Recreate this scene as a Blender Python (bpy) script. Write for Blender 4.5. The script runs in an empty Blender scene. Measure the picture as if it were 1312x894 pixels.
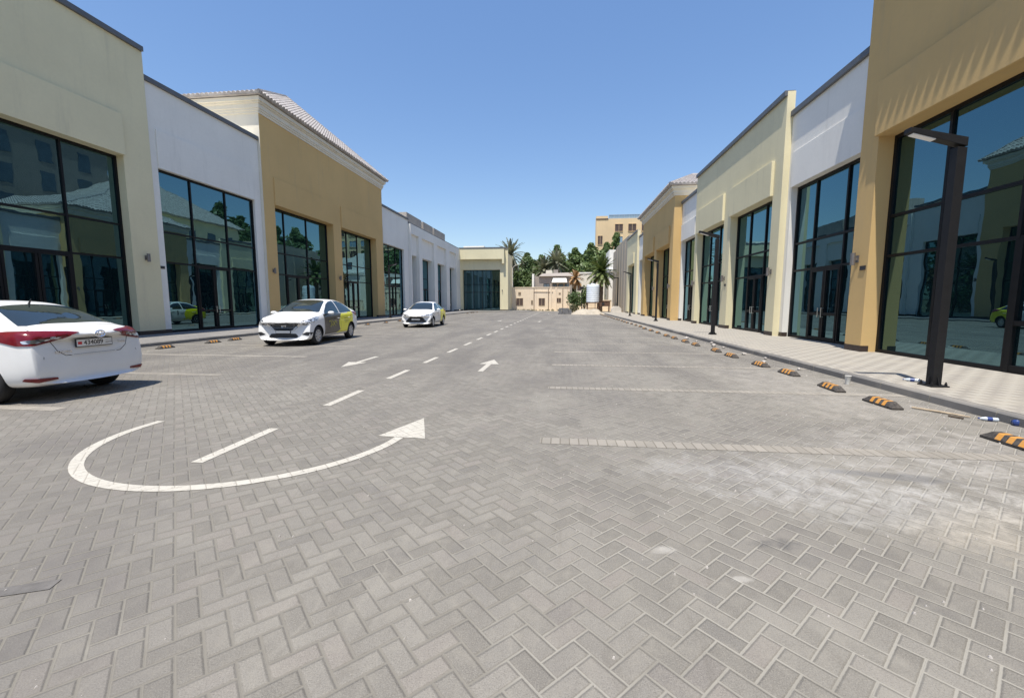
import bpy, bmesh, math, random
from math import sin, cos, pi, radians, sqrt, atan2, floor
from mathutils import Vector, Matrix
from mathutils.bvhtree import BVHTree

random.seed(7)
SC = bpy.context.scene
COL = SC.collection

# ------------------------------------------------------------------ helpers
def tag(o, label=None, cat=None, group=None, kind=None):
    if label: o['label'] = label
    if cat: o['category'] = cat
    if group: o['group'] = group
    if kind: o['kind'] = kind
    return o

def empty(name, loc=(0, 0, 0), rz=0.0):
    o = bpy.data.objects.new(name, None)
    o.empty_display_size = 0.3
    COL.objects.link(o)
    o.location = loc
    o.rotation_euler = (0, 0, rz)
    return o

def base_of(o):
    v = Vector((0, 0, 0))
    while o is not None:
        v += o.location
        o = o.parent
    return v

def children(o):
    return [c for c in bpy.data.objects if c.parent == o]

def copy_tree(o, parent=None):
    c = o.copy()
    COL.objects.link(c)
    c.parent = parent
    for ch in children(o):
        copy_tree(ch, c)
    return c

class MB:
    """collects geometry; build() links it as one mesh object"""
    def __init__(self):
        self.v, self.f, self.m = [], [], []
    def face(self, pts, mat=0):
        n = len(self.v)
        self.v += [tuple(p) for p in pts]
        self.f.append(tuple(range(n, n + len(pts))))
        self.m.append(mat)
    def hull8(self, p, mat=0):
        n = len(self.v)
        self.v += [tuple(q) for q in p]
        for q in ((0, 3, 2, 1), (4, 5, 6, 7), (0, 1, 5, 4), (1, 2, 6, 5), (2, 3, 7, 6), (3, 0, 4, 7)):
            self.f.append(tuple(n + k for k in q))
            self.m.append(mat)
    def box(self, x0, x1, y0, y1, z0, z1, mat=0, P=None):
        p = [(x0, y0, z0), (x1, y0, z0), (x1, y1, z0), (x0, y1, z0), (x0, y0, z1), (x1, y0, z1), (x1, y1, z1), (x0, y1, z1)]
        if P: p = [P(*q) for q in p]
        self.hull8(p, mat)
    def cyl(self, p0, p1, r0, r1=None, n=12, mat=0, cap=True, rot=0.0):
        p0, p1 = Vector(p0), Vector(p1)
        r1 = r0 if r1 is None else r1
        d = (p1 - p0).normalized()
        a = d.orthogonal().normalized()
        if abs(d.z) > .99: a = Vector((1, 0, 0))
        b = d.cross(a)
        s = len(self.v)
        for p, r in ((p0, r0), (p1, r1)):
            for k in range(n):
                t = 2 * pi * k / n + rot
                self.v.append(tuple(p + a * (r * cos(t)) + b * (r * sin(t))))
        for k in range(n):
            self.f.append((s + k, s + (k + 1) % n, s + n + (k + 1) % n, s + n + k)); self.m.append(mat)
        if cap:
            self.f.append(tuple(s + k for k in reversed(range(n)))); self.m.append(mat)
            self.f.append(tuple(s + n + k for k in range(n))); self.m.append(mat)
    def tube(self, pts, rad, n=8, mat=0):
        pts = [Vector(p) for p in pts]
        s = len(self.v)
        for i, p in enumerate(pts):
            d = (pts[min(i + 1, len(pts) - 1)] - pts[max(i - 1, 0)]).normalized()
            a = d.cross(Vector((0.13, 0.21, 0.97))).normalized()
            b = d.cross(a)
            r = rad[i] if isinstance(rad, (list, tuple)) else rad
            for k in range(n):
                t = 2 * pi * k / n
                self.v.append(tuple(p + a * (r * cos(t)) + b * (r * sin(t))))
        for i in range(len(pts) - 1):
            for k in range(n):
                self.f.append((s + i * n + k, s + i * n + (k + 1) % n, s + (i + 1) * n + (k + 1) % n, s + (i + 1) * n + k)); self.m.append(mat)
        self.f.append(tuple(s + k for k in reversed(range(n)))); self.m.append(mat)
        e = s + (len(pts) - 1) * n
        self.f.append(tuple(e + k for k in range(n))); self.m.append(mat)
    def lathe(self, prof, n=24, mat=0, c=(0, 0), axis='z', off=0.0):
        s = len(self.v)
        for r, h in prof:
            for k in range(n):
                t = 2 * pi * k / n
                if axis == 'z': self.v.append((c[0] + r * cos(t), c[1] + r * sin(t), h))
                else: self.v.append((c[0] + r * cos(t), off + h, c[1] + r * sin(t)))
        for i in range(len(prof) - 1):
            for k in range(n):
                self.f.append((s + i * n + k, s + i * n + (k + 1) % n, s + (i + 1) * n + (k + 1) % n, s + (i + 1) * n + k)); self.m.append(mat)
    def prism(self, poly, z0, z1, mat=0, P=None):
        n = len(poly)
        lo = [(a, b, z0) for a, b in poly]; hi = [(a, b, z1) for a, b in poly]
        if P: lo = [P(*q) for q in lo]; hi = [P(*q) for q in hi]
        s = len(self.v)
        self.v += [tuple(q) for q in lo + hi]
        self.f.append(tuple(s + k for k in reversed(range(n)))); self.m.append(mat)
        self.f.append(tuple(s + n + k for k in range(n))); self.m.append(mat)
        for k in range(n):
            self.f.append((s + k, s + (k + 1) % n, s + n + (k + 1) % n, s + n + k)); self.m.append(mat)
    def build(self, name, mats, parent=None, world=False, smooth=False, bevel=0.0, merge=False, recalc=True, sharp=None):
        off = base_of(parent) if (world and parent is not None) else Vector((0, 0, 0))
        me = bpy.data.meshes.new(name)
        me.from_pydata([tuple(Vector(v) - off) for v in self.v], [], self.f)
        if not isinstance(mats, (list, tuple)): mats = [mats]
        for m in mats: me.materials.append(m)
        me.polygons.foreach_set('material_index', self.m)
        if merge or recalc or bevel:
            bm = bmesh.new(); bm.from_mesh(me)
            if merge: bmesh.ops.remove_doubles(bm, verts=bm.verts, dist=1e-4)
            if recalc: bmesh.ops.recalc_face_normals(bm, faces=bm.faces)
            if bevel: bmesh.ops.bevel(bm, geom=list(bm.edges), offset=bevel, segments=2, profile=.6, affect='EDGES', clamp_overlap=True)
            bm.to_mesh(me); bm.free()
        if smooth:
            me.polygons.foreach_set('use_smooth', [True] * len(me.polygons))
            if sharp is not None:
                try: me.set_sharp_from_angle(angle=radians(sharp))
                except Exception: pass
        me.update()
        o = bpy.data.objects.new(name, me)
        COL.objects.link(o)
        if parent is not None: o.parent = parent
        return o

# ------------------------------------------------------------------ materials
class NT:
    """thin wrapper for building node trees"""
    def __init__(self, name):
        self.mat = bpy.data.materials.new(name)
        self.mat.use_nodes = True
        self.t = self.mat.node_tree
        self.t.nodes.clear()
        self.out = self.t.nodes.new('ShaderNodeOutputMaterial')
    def n(self, kind, **kw):
        x = self.t.nodes.new(kind)
        for k, v in kw.items(): setattr(x, k, v)
        return x
    def link(self, a, b): self.t.links.new(a, b)
    def put(self, sock, v):
        if hasattr(v, 'is_linked') or isinstance(v, bpy.types.NodeSocket): self.link(v, sock)
        else: sock.default_value = v
    def math(self, op, a, b=0.0, c=0.0, clamp=False):
        x = self.n('ShaderNodeMath', operation=op); x.use_clamp = clamp
        self.put(x.inputs[0], a); self.put(x.inputs[1], b); self.put(x.inputs[2], c)
        return x.outputs[0]
    def smooth(self, v, lo, hi):
        x = self.n('ShaderNodeMapRange'); x.interpolation_type = 'SMOOTHSTEP'
        self.put(x.inputs['Value'], v)
        x.inputs['From Min'].default_value = lo; x.inputs['From Max'].default_value = hi
        return x.outputs['Result']
    def mapr(self, v, a, b, c, d):
        x = self.n('ShaderNodeMapRange')
        self.put(x.inputs['Value'], v)
        for k, q in zip(('From Min', 'From Max', 'To Min', 'To Max'), (a, b, c, d)): x.inputs[k].default_value = q
        return x.outputs['Result']
    def mix(self, f, a, b, blend='MIX'):
        x = self.n('ShaderNodeMix', data_type='RGBA', blend_type=blend)
        self.put(x.inputs['Factor'], f)
        for s, v in ((x.inputs[6], a), (x.inputs[7], b)):
            if isinstance(v, (tuple, list)): v = (*v[:3], 1)
            self.put(s, v)
        return x.outputs[2]
    def obj(self):
        return self.n('ShaderNodeTexCoord').outputs['Object']
    def pos(self):
        return self.n('ShaderNodeNewGeometry').outputs['Position']
    def noise(self, vec, scale, detail=4, rough=.55, dist=0.0):
        x = self.n('ShaderNodeTexNoise')
        self.link(vec, x.inputs['Vector'])
        x.inputs['Scale'].default_value = scale; x.inputs['Detail'].default_value = detail
        x.inputs['Roughness'].default_value = rough; x.inputs['Distortion'].default_value = dist
        return x.outputs['Fac']
    def scalev(self, vec, s):
        x = self.n('ShaderNodeVectorMath', operation='MULTIPLY')
        self.link(vec, x.inputs[0]); x.inputs[1].default_value = s
        return x.outputs[0]
    def sep(self, vec):
        x = self.n('ShaderNodeSeparateXYZ'); self.link(vec, x.inputs[0]); return x.outputs
    def bump(self, h, strength=.3, dist=.01, normal=None):
        x = self.n('ShaderNodeBump')
        self.link(h, x.inputs['Height']); x.inputs['Strength'].default_value = strength; x.inputs['Distance'].default_value = dist
        if normal is not None: self.link(normal, x.inputs['Normal'])
        return x.outputs[0]
    def principled(self, col, rough=.7, metallic=0.0, normal=None, spec=.5, coat=0.0, ior=None):
        x = self.n('ShaderNodeBsdfPrincipled')
        if isinstance(col, (tuple, list)): col = (*col[:3], 1)
        self.put(x.inputs['Base Color'], col); self.put(x.inputs['Roughness'], rough)
        self.put(x.inputs['Metallic'], metallic)
        x.inputs['Specular IOR Level'].default_value = spec
        x.inputs['Coat Weight'].default_value = coat
        if coat: x.inputs['Coat Roughness'].default_value = .03
        if ior: x.inputs['IOR'].default_value = ior
        if normal is not None: self.link(normal, x.inputs['Normal'])
        self.link(x.outputs[0], self.out.inputs['Surface'])
        return x

def plain(name, col, rough=.6, metallic=0.0, vary=.1, scale=6.0, bump=0.0, spec=.5, coat=0.0):
    t = NT(name)
    v = t.noise(t.obj(), scale, 4)
    f = t.mapr(v, .25, .75, 1 - vary, 1 + vary)
    c = t.n('ShaderNodeVectorMath', operation='SCALE'); c.inputs[0].default_value = col[:3]; t.link(f, c.inputs['Scale'])
    nrm = t.bump(t.noise(t.obj(), scale * 12, 3), bump, .01) if bump else None
    t.principled(c.outputs[0], rough, metallic, nrm, spec, coat)
    return t.mat

def stucco(name, col, dirt=(.3, .27, .22), amount=.22):
    t = NT(name)
    p = t.pos()
    big = t.noise(p, .35, 4, .6)
    streak = t.noise(t.scalev(p, (2.2, 2.2, .22)), 1.0, 5, .65)
    fine = t.noise(p, 9, 5, .7)
    f = t.mapr(big, .3, .7, .95, 1.05)
    c = t.n('ShaderNodeVectorMath', operation='SCALE'); c.inputs[0].default_value = col; t.link(f, c.inputs['Scale'])
    m = t.math('MULTIPLY', t.smooth(streak, .52, .8), amount)
    cc = t.mix(m, c.outputs[0], dirt)
    cc = t.mix(t.mapr(fine, .3, .7, 0, .06), cc, (.25, .23, .2))
    t.principled(cc, .92, 0, None, .15)
    return t.mat

M = {}
M['cream'] = stucco('cream_stucco', (.74, .67, .45))
M['yellow'] = stucco('ochre_stucco', (.63, .435, .195))
M['white'] = stucco('white_stucco', (.83, .805, .745), (.42, .4, .37), .2)
M['ivory'] = stucco('ivory_stucco', (.74, .69, .58))
M['grey_render'] = stucco('grey_render', (.42, .37, .30))
M['old_wall'] = stucco('old_plaster', (.84, .70, .53), (.36, .22, .13), .6)
M['villa'] = stucco('villa_plaster', (.34, .30, .265))
M['hotel'] = stucco('hotel_plaster', (.74, .56, .34))
M['cap'] = plain('parapet_metal', (.115, .12, .13), .55, 0, .12, 3)
M['frame'] = plain('window_frame_metal', (.010, .010, .011), .5, 0, .15, 5, 0, .2)
M['lamp'] = plain('lamp_post_paint', (.0155, .0155, .017), .55, 0, .15, 8, .1, .25)
M['plinth'] = plain('plinth_tile', (.045, .03, .025), .5, 0, .25, 7)
M['steel'] = plain('brushed_steel', (.62, .62, .6), .3, 1, .05)
M['sconce'] = plain('sconce_metal', (.22, .2, .19), .45, .5, .05)
M['led'] = plain('lamp_lens', (.75, .76, .78), .25, 0, .03)
M['paint_white'] = None
M['rubber'] = plain('tyre_rubber', (.018, .018, .019), .8, 0, .2, 12, .2)
M['black_plastic'] = plain('black_plastic', (.02, .02, .022), .5, 0, .1, 9)
M['chrome'] = plain('chrome', (.8, .8, .82), .12, 1, .02)
M['alloy'] = plain('wheel_cover_silver', (.52, .53, .55), .35, .6, .06)
M['red_lens'] = plain('red_lens', (.15, .006, .011), .2, 0, .2, 20, 0, .4, .3)
def lens_mat():
    t = NT('clear_lens')
    p = t.obj(); n = t.noise(p, 9, 2, .4, 1.2)
    c = t.mix(t.smooth(n, .42, .62), (.10, .105, .11), (.62, .64, .67))
    t.principled(c, .12, .3, None, .6, 1.0)
    return t.mat
M['clear_lens'] = lens_mat()
M['plate'] = plain('plate_white', (.75, .75, .74), .4, 0, .03)
M['ink'] = plain('plate_ink', (.03, .03, .035), .5, 0, .02)
M['flag_red'] = plain('flag_red', (.6, .02, .03), .4, 0, .02)
M['script_yellow'] = plain('script_yellow', (.55, .5, .05), .4, 0, .1)
M['tank'] = plain('tank_plastic', (.72, .78, .84), .45, 0, .08, 2)
M['rust'] = plain('rusty_steel', (.13, .075, .05), .8, .2, .4, 5, .3)
M['concrete'] = plain('concrete', (.4, .38, .35), .9, 0, .2, 2.2, .3)
M['light_block'] = plain('pale_concrete', (.62, .58, .52), .9, 0, .12, 2.2, .3)
M['hvac'] = plain('rooftop_casing', (.30, .275, .25), .7, 0, .12, 1.2)
M['dark_void'] = plain('dark_opening', (.012, .012, .013), .7, 0, .1)
M['bark'] = plain('bark', (.10, .075, .055), .95, 0, .4, 5, .6)
M['palm_bark'] = plain('palm_bark', (.16, .125, .09), .95, 0, .45, 7, .8)
M['sand'] = plain('sand_heap', (.40, .355, .285), .95, 0, .2, 1.5, .5)
M['bottle_plastic'] = plain('bottle_plastic', (.55, .6, .66), .12, 0, .1, 30)
M['blue_label'] = plain('blue_label', (.03, .06, .22), .35, 0, .3, 40)
M['wood'] = plain('dry_wood', (.48, .38, .26), .9, 0, .25, 14, .3)
M['paper'] = plain('paper_white', (.7, .68, .63), .8, 0, .1)
M['awning'] = plain('awning_cloth', (.78, .74, .66), .8, 0, .05)
M['dark_glass_far'] = plain('far_glass', (.10, .13, .16), .2, 0, .2, 1.5)
M['brown_window'] = plain('brown_window', (.085, .055, .045), .6, 0, .35, 2)
M['rail_glass'] = plain('rail_glass', (.25, .34, .42), .15, 0, .1)
M['rock'] = plain('broken_paver', (.42, .39, .36), .9, 0, .2, 9, .3)

def leaf_mat(name, a, b, rough=.6):
    t = NT(name)
    r = t.n('ShaderNodeNewGeometry').outputs['Random Per Island']
    c = t.mix(t.math('MULTIPLY', r, 1.0), a, b)
    big = t.noise(t.pos(), .5, 3)
    c = t.mix(t.smooth(big, .35, .7), c, tuple(x * 1.5 for x in b))
    d = t.n('ShaderNodeBsdfDiffuse'); t.link(c, d.inputs['Color'])
    tr = t.n('ShaderNodeBsdfTranslucent'); t.link(t.mix(.5, c, (.12, .16, .02)), tr.inputs['Color'])
    g = t.n('ShaderNodeBsdfGlossy'); g.inputs['Roughness'].default_value = .45; g.inputs['Color'].default_value = (.5, .5, .5, 1)
    m1 = t.n('ShaderNodeMixShader'); m1.inputs[0].default_value = .22; t.link(d.outputs[0], m1.inputs[1]); t.link(tr.outputs[0], m1.inputs[2])
    m2 = t.n('ShaderNodeMixShader'); m2.inputs[0].default_value = .05; t.link(m1.outputs[0], m2.inputs[1]); t.link(g.outputs[0], m2.inputs[2])
    t.link(m2.outputs[0], t.out.inputs['Surface'])
    return t.mat
M['leaf'] = leaf_mat('tree_leaves', (.065, .11, .04), (.11, .16, .06))
M['leaf2'] = leaf_mat('tree_leaves_bright', (.075, .12, .04), (.12, .17, .06))
M['palm_leaf'] = leaf_mat('palm_leaves_dusty', (.12, .125, .085), (.18, .18, .125))
M['palm_green'] = leaf_mat('palm_leaves_green', (.05, .085, .022), (.12, .15, .05))
M['dry_leaf'] = leaf_mat('dry_palm_leaves', (.30, .17, .08), (.42, .26, .13))
M['weed'] = leaf_mat('dusty_weed', (.10, .11, .06), (.2, .19, .12))

def glass_mat(name, tint, body, ior=2.0, wob=.0015):
    t = NT(name)
    p = t.pos()
    nrm = t.bump(t.noise(p, .9, 2, .5), .3, wob * 5)
    fr = t.n('ShaderNodeFresnel'); fr.inputs['IOR'].default_value = ior
    fac = t.math('MINIMUM', t.math('ADD', t.math('MULTIPLY', fr.outputs[0], 1.15), .03), .95)
    d = t.n('ShaderNodeBsdfDiffuse'); d.inputs['Color'].default_value = (*body, 1)
    g = t.n('ShaderNodeBsdfGlossy'); g.inputs['Roughness'].default_value = .004; g.inputs['Color'].default_value = (*tint, 1)
    t.link(nrm, g.inputs['Normal'])
    m = t.n('ShaderNodeMixShader'); t.link(fac, m.inputs[0]); t.link(d.outputs[0], m.inputs[1]); t.link(g.outputs[0], m.inputs[2])
    t.link(m.outputs[0], t.out.inputs['Surface'])
    return t.mat
M['glass'] = glass_mat('tinted_shop_glass', (.45, .81, .93), (.004, .011, .013), 2.35)
M['car_glass'] = glass_mat('car_glass', (.75, .85, .85), (.02, .026, .026), 1.75, .0)

# car paint: white, optionally with a dark front door and yellow rear wrap (position on the car)
def car_paint(name, wrap=None):
    t = NT(name)
    base = (.80, .80, .79)
    if wrap is None:
        col = base
    else:
        x, y, z = t.sep(t.obj())
        side = t.math('GREATER_THAN', t.math('ABSOLUTE', y), .60)
        low = t.math('GREATER_THAN', z, wrap['zlow'])
        high = t.math('LESS_THAN', z, t.math('ADD', wrap['zhigh'], t.math('MULTIPLY', t.smooth(x, -.9, -1.35), .16)))
        band = t.math('MULTIPLY', t.math('MULTIPLY', low, high), side)
        # curved split between dark and yellow
        zc = t.math('SUBTRACT', z, .62)
        curve = t.math('ADD', wrap['split'], t.math('MULTIPLY', t.math('MULTIPLY', zc, zc), -1.9))
        curve = t.math('ADD', curve, t.math('MULTIPLY', t.smooth(z, .42, .26), .5))
        inner = t.math('MULTIPLY', t.math('GREATER_THAN', x, wrap['x0']), t.math('LESS_THAN', x, wrap['x1']))
        rearc = t.math('GREATER_THAN', x, t.math('ADD', wrap['x0'], t.math('MULTIPLY', t.math('SUBTRACT', .95, z), .12)))
        band = t.math('MULTIPLY', band, t.math('MULTIPLY', inner, rearc))
        dark = t.math('GREATER_THAN', x, curve)
        wc = t.mix(dark, (.93, .87, .005), wrap['dark'])
        col = t.mix(band, base, wc)
    dust = t.noise(t.obj(), 2.5, 5, .65)
    col = t.mix(t.mapr(dust, .4, .75, 0, .12), col, (.5, .45, .38))
    t.principled(col, .34, 0, None, .4, .45)
    return t.mat
M['paint_plain'] = car_paint('white_car_paint')
M['paint_wrap_dark'] = car_paint('white_paint_dark_yellow_wrap', dict(zlow=.30, zhigh=.985, split=-.18, x0=-1.42, x1=.93, dark=(.011, .011, .011)))
M['paint_wrap_yellow'] = car_paint('white_paint_yellow_wrap', dict(zlow=.30, zhigh=1.06, split=-.28, x0=-2.2, x1=.2, dark=(.78, .78, .77)))

# ------------------------------------------------------------------ ground materials
def blob(t, x, y, cx, cy, rx, ry, rot=0.0):
    c, s = cos(rot), sin(rot)
    dx = t.math('SUBTRACT', x, cx); dy = t.math('SUBTRACT', y, cy)
    a = t.math('ADD', t.math('MULTIPLY', dx, c / rx), t.math('MULTIPLY', dy, s / rx))
    b = t.math('ADD', t.math('MULTIPLY', dx, -s / ry), t.math('MULTIPLY', dy, c / ry))
    d = t.math('SQRT', t.math('ADD', t.math('MULTIPLY', a, a), t.math('MULTIPLY', b, b)))
    return t.math('SUBTRACT', 1.0, t.smooth(d, .1, 1.0))

def herringbone():
    t = NT('herringbone_pavers')
    p = t.pos()
    x, y, z = t.sep(p)
    wob = t.noise(p, 1.3, 2)
    k = 1 / (sqrt(2) * .1)
    P = t.math('MULTIPLY', t.math('ADD', x, y), k)
    Q = t.math('MULTIPLY', t.math('SUBTRACT', y, x), k)
    # slight laying unevenness
    P = t.math('ADD', P, t.math('MULTIPLY', t.math('SUBTRACT', wob, .5), .12))
    i = t.math('FLOOR', P); j = t.math('FLOOR', Q)
    fx = t.math('SUBTRACT', P, i); fy = t.math('SUBTRACT', Q, j)
    m = t.math('FLOORED_MODULO', t.math('SUBTRACT', i, j), 4.0)
    c1 = t.math('COMPARE', m, 1.0, .1); c2 = t.math('COMPARE', m, 2.0, .1)
    isH = t.math('LESS_THAN', m, 1.5); isV = t.math('SUBTRACT', 1.0, isH)
    U = t.math('ADD', t.math('MULTIPLY', isH, t.math('ADD', fx, c1)), t.math('MULTIPLY', isV, t.math('ADD', fy, c2)))
    W = t.math('ADD', t.math('MULTIPLY', isH, fy), t.math('MULTIPLY', isV, fx))
    d = t.math('MINIMUM', t.math('MINIMUM', U, t.math('SUBTRACT', 2.0, U)), t.math('MINIMUM', W, t.math('SUBTRACT', 1.0, W)))
    cid = t.n('ShaderNodeCombineXYZ'); t.link(t.math('SUBTRACT', i, c1), cid.inputs[0]); t.link(t.math('SUBTRACT', j, c2), cid.inputs[1]); t.link(isH, cid.inputs[2])
    wn = t.n('ShaderNodeTexWhiteNoise', noise_dimensions='3D'); t.link(cid.outputs[0], wn.inputs['Vector'])
    rnd = wn.outputs['Value']; rcol = t.sep(wn.outputs['Color'])
    edge_n = t.noise(p, 45, 3, .6)
    dd = t.math('ADD', d, t.math('MULTIPLY', t.math('SUBTRACT', edge_n, .5), .045))
    jw = t.math('ADD', .022, t.math('MULTIPLY', rcol[1], .02))
    body = t.smooth(t.math('SUBTRACT', dd, jw), 0, .035)      # 1 on the paver, 0 in the joint
    # paver colour
    base = t.mix(rnd, (.182, .171, .152), (.272, .256, .229))
    base = t.mix(t.math('MULTIPLY', t.smooth(rcol[0], .72, 1.0), .4), base, (.20, .170, .155))
    base = t.mix(t.math('MULTIPLY', t.smooth(rcol[2], .93, .98), .4), base, (.135, .13, .125))
    fine = t.noise(p, 55, 6, .75)
    base = t.mix(t.mapr(fine, .3, .75, 0, .42), base, (.125, .112, .093))
    grain = t.noise(p, 170, 3, .8)
    base = t.mix(t.math('MULTIPLY', t.smooth(grain, .50, .64), .45), base, (.33, .305, .262))
    base = t.mix(t.math('MULTIPLY', t.smooth(grain, .48, .36), .5), base, (.085, .077, .064))
    smear = t.noise(t.scalev(p, (9, 2.2, 1)), 1.0, 5, .7, .8)
    base = t.mix(t.math('MULTIPLY', t.smooth(smear, .52, .72), .3), base, (.29, .27, .232))
    base = t.mix(t.math('MULTIPLY', t.smooth(smear, .46, .3), .3), base, (.13, .117, .098))
    mott = t.noise(p, 7, 5, .7, .4)
    base = t.mix(t.math('MULTIPLY', t.smooth(mott, .45, .75), .5), base, (.27, .25, .214))
    # the running lanes are polished darker, streaked along the drive
    streak = t.noise(t.scalev(p, (.9, .16, 1)), 1.0, 5, .6, .3)
    patch = t.noise(p, .22, 4, .6)
    far = t.smooth(y, 4.5, 11.0)
    dk = t.math('MULTIPLY', t.math('MULTIPLY', t.smooth(streak, .38, .66), far), .62)
    base = t.mix(dk, base, (.108, .100, .094))
    base = t.mix(t.math('MULTIPLY', t.smooth(patch, .42, .66), .5), base, (.135, .126, .118))
    mid = t.noise(p, .85, 4, .65, .5)
    base = t.mix(t.math('MULTIPLY', t.smooth(mid, .5, .72), .42), base, (.125, .116, .112))
    base = t.mix(t.math('MULTIPLY', t.smooth(mid, .46, .28), .35), base, (.29, .272, .238))
    spot = t.noise(p, 1.9, 3, .5)
    base = t.mix(t.math('MULTIPLY', t.smooth(spot, .70, .80), .5), base, (.075, .07, .068))
    # joints: pale sand
    jn = t.math('ADD', t.noise(p, 1.1, 4), t.math('MULTIPLY', t.math('SUBTRACT', t.smooth(x, -2.2, 1.4), .5), .34))
    joint = t.mix(t.smooth(jn, .40, .68), (.195, .181, .155), (.295, .278, .242))
    edge = t.math('MULTIPLY', t.smooth(dd, .15, .03), .27)  # paver rims darkened: bevel shade beside the joints put into the colour
    base = t.mix(edge, base, (.105, .097, .084))
    col = t.mix(body, joint, base)
    # dust along the right bays, cement spills, sand
    dn = t.noise(p, 3.2, 6, .72, .6)
    dn2 = t.noise(p, 16, 7, .8, .5)
    def spill(bl, lo, hi, amount, c):
        nonlocal col
        f = t.math('MULTIPLY', t.smooth(t.math('ADD', t.math('MULTIPLY', dn, .95), t.math('MULTIPLY', t.math('ADD', bl, t.math('MULTIPLY', dn2, 1.15)), .42)), lo, hi), amount)
        f = t.math('MULTIPLY', f, t.math('GREATER_THAN', bl, .001))
        col = t.mix(f, col, c)
    spill(blob(t, x, y, 1.9, 3.75, 2.6, 1.1, -.12), .90, 1.4, .5, (.43, .42, .405))
    spill(blob(t, x, y, 2.35, 3.35, 2.0, .95, -.1), .90, 1.38, .5, (.45, .44, .415))
    spill(blob(t, x, y, 3.7, 4.5, 3.2, 1.9, .05), .92, 1.42, .5, (.44, .42, .395))
    spill(blob(t, x, y, 4.2, 8.0, 2.2, 6.5, 0), .86, 1.35, .6, (.36, .335, .30))
    spill(blob(t, x, y, 2.9, 3.0, 1.4, .7, .35), .90, 1.45, .55, (.42, .365, .285))
    spill(blob(t, x, y, .63, 2.53, .22, .09, .4), .92, 1.22, .4, (.52, .50, .46))
    spill(blob(t, x, y, 1.0, 2.3, .12, .06, .2), .95, 1.2, .35, (.52, .50, .46))
    spill(blob(t, x, y, 4.3, 3.2, 2.2, 2.0, 0), .84, 1.4, .6, (.44, .42, .385))
    spill(blob(t, x, y, 1.35, 2.68, .26, .12, .2), .80, 1.15, .7, (.10, .097, .094))
    spill(blob(t, x, y, 2.9, 3.9, .8, .16, -.15), .80, 1.1, .55, (.12, .12, .125))
    spill(blob(t, x, y, 5.1, 30, .7, 26, 0), .84, 1.3, .7, (.40, .37, .32))
    spill(blob(t, x, y, 2.6, 56, 6.0, 6.0, 0), .84, 1.3, .7, (.42, .36, .28))
    spill(blob(t, x, y, -13.4, 30, .9, 26, 0), .88, 1.3, .5, (.32, .295, .26))
    # height for the bump: bevelled paver edges
    h = t.math('ADD', t.smooth(dd, .02, .15), t.math('MULTIPLY', fine, .3))
    h = t.math('ADD', h, t.math('MULTIPLY', rnd, .25))
    rough = t.mapr(patch, .3, .7, .78, .92)
    t.principled(col, rough, 0, t.bump(h, .8, .007), .3)
    return t.mat
M['pavers'] = herringbone()

def sheet_paver(name, c1, c2, joint, bw, bh, rot=0.0, offset=.5, mortar=.006, noise_amt=.3):
    t = NT(name)
    p = t.pos()
    mp = t.n('ShaderNodeMapping'); t.link(p, mp.inputs['Vector']); mp.inputs['Rotation'].default_value = (0, 0, rot)
    b = t.n('ShaderNodeTexBrick'); t.link(mp.outputs[0], b.inputs['Vector'])
    b.offset = offset
    b.inputs['Color1'].default_value = (*c1, 1); b.inputs['Color2'].default_value = (*c2, 1); b.inputs['Mortar'].default_value = (*joint, 1)
    b.inputs['Scale'].default_value = 1; b.inputs['Mortar Size'].default_value = mortar
    b.inputs['Brick Width'].default_value = bw; b.inputs['Row Height'].default_value = bh; b.inputs['Bias'].default_value = 0
    n = t.noise(p, 5, 5, .7)
    c = t.mix(t.mapr(n, .3, .7, 0, noise_amt), b.outputs['Color'], tuple(x * .62 for x in c1))
    n2 = t.noise(p, .6, 4, .6)
    c = t.mix(t.math('MULTIPLY', t.smooth(n2, .45, .75), .35), c, (.45, .41, .35))
    t.principled(c, .9, 0, t.bump(b.outputs['Fac'], -.4, .004), .3)
    return t.mat
M['bay_paver'] = sheet_paver('bay_line_pavers', (.25, .23, .2), (.31, .285, .25), (.15, .135, .11), .1, .4, 0, 0)
def checker_walk():
    t = NT('walkway_pavers')
    p = t.pos()
    x, y, z = t.sep(p)
    i = t.math('FLOOR', t.math('MULTIPLY', x, 1 / .2)); j = t.math('FLOOR', t.math('MULTIPLY', y, 1 / .2))
    k = t.math('FLOORED_MODULO', t.math('ADD', i, j), 2.0)
    cid = t.n('ShaderNodeCombineXYZ'); t.link(i, cid.inputs[0]); t.link(j, cid.inputs[1])
    wn = t.n('ShaderNodeTexWhiteNoise', noise_dimensions='3D'); t.link(cid.outputs[0], wn.inputs['Vector'])
    c = t.mix(k, (.385, .365, .325), (.275, .258, .233))
    c = t.mix(t.mapr(wn.outputs['Value'], 0, 1, 0, .3), c, (.36, .33, .29))
    fx = t.math('FRACT', t.math('MULTIPLY', x, 10)); fy = t.math('FRACT', t.math('MULTIPLY', y, 5))
    d = t.math('MINIMUM', t.math('MINIMUM', fx, t.math('SUBTRACT', 1.0, fx)), t.math('MULTIPLY', t.math('MINIMUM', fy, t.math('SUBTRACT', 1.0, fy)), 2.0))
    body = t.smooth(d, .02, .05)
    c = t.mix(body, (.30, .26, .21), c)
    n = t.noise(p, 1.2, 5, .65)
    c = t.mix(t.math('MULTIPLY', t.smooth(n, .42, .72), .45), c, (.42, .385, .32))
    c = t.mix(t.mapr(t.noise(p, 40, 4, .7), .3, .7, 0, .2), c, (.2, .18, .15))
    t.principled(c, .9, 0, t.bump(body, .4, .004), .3)
    return t.mat
M['walk'] = checker_walk()
M['walk_left'] = sheet_paver('walkway_pavers_left', (.24, .23, .22), (.19, .183, .176), (.17, .16, .145), .2, .1, pi / 2, .5, .004, .25)
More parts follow.
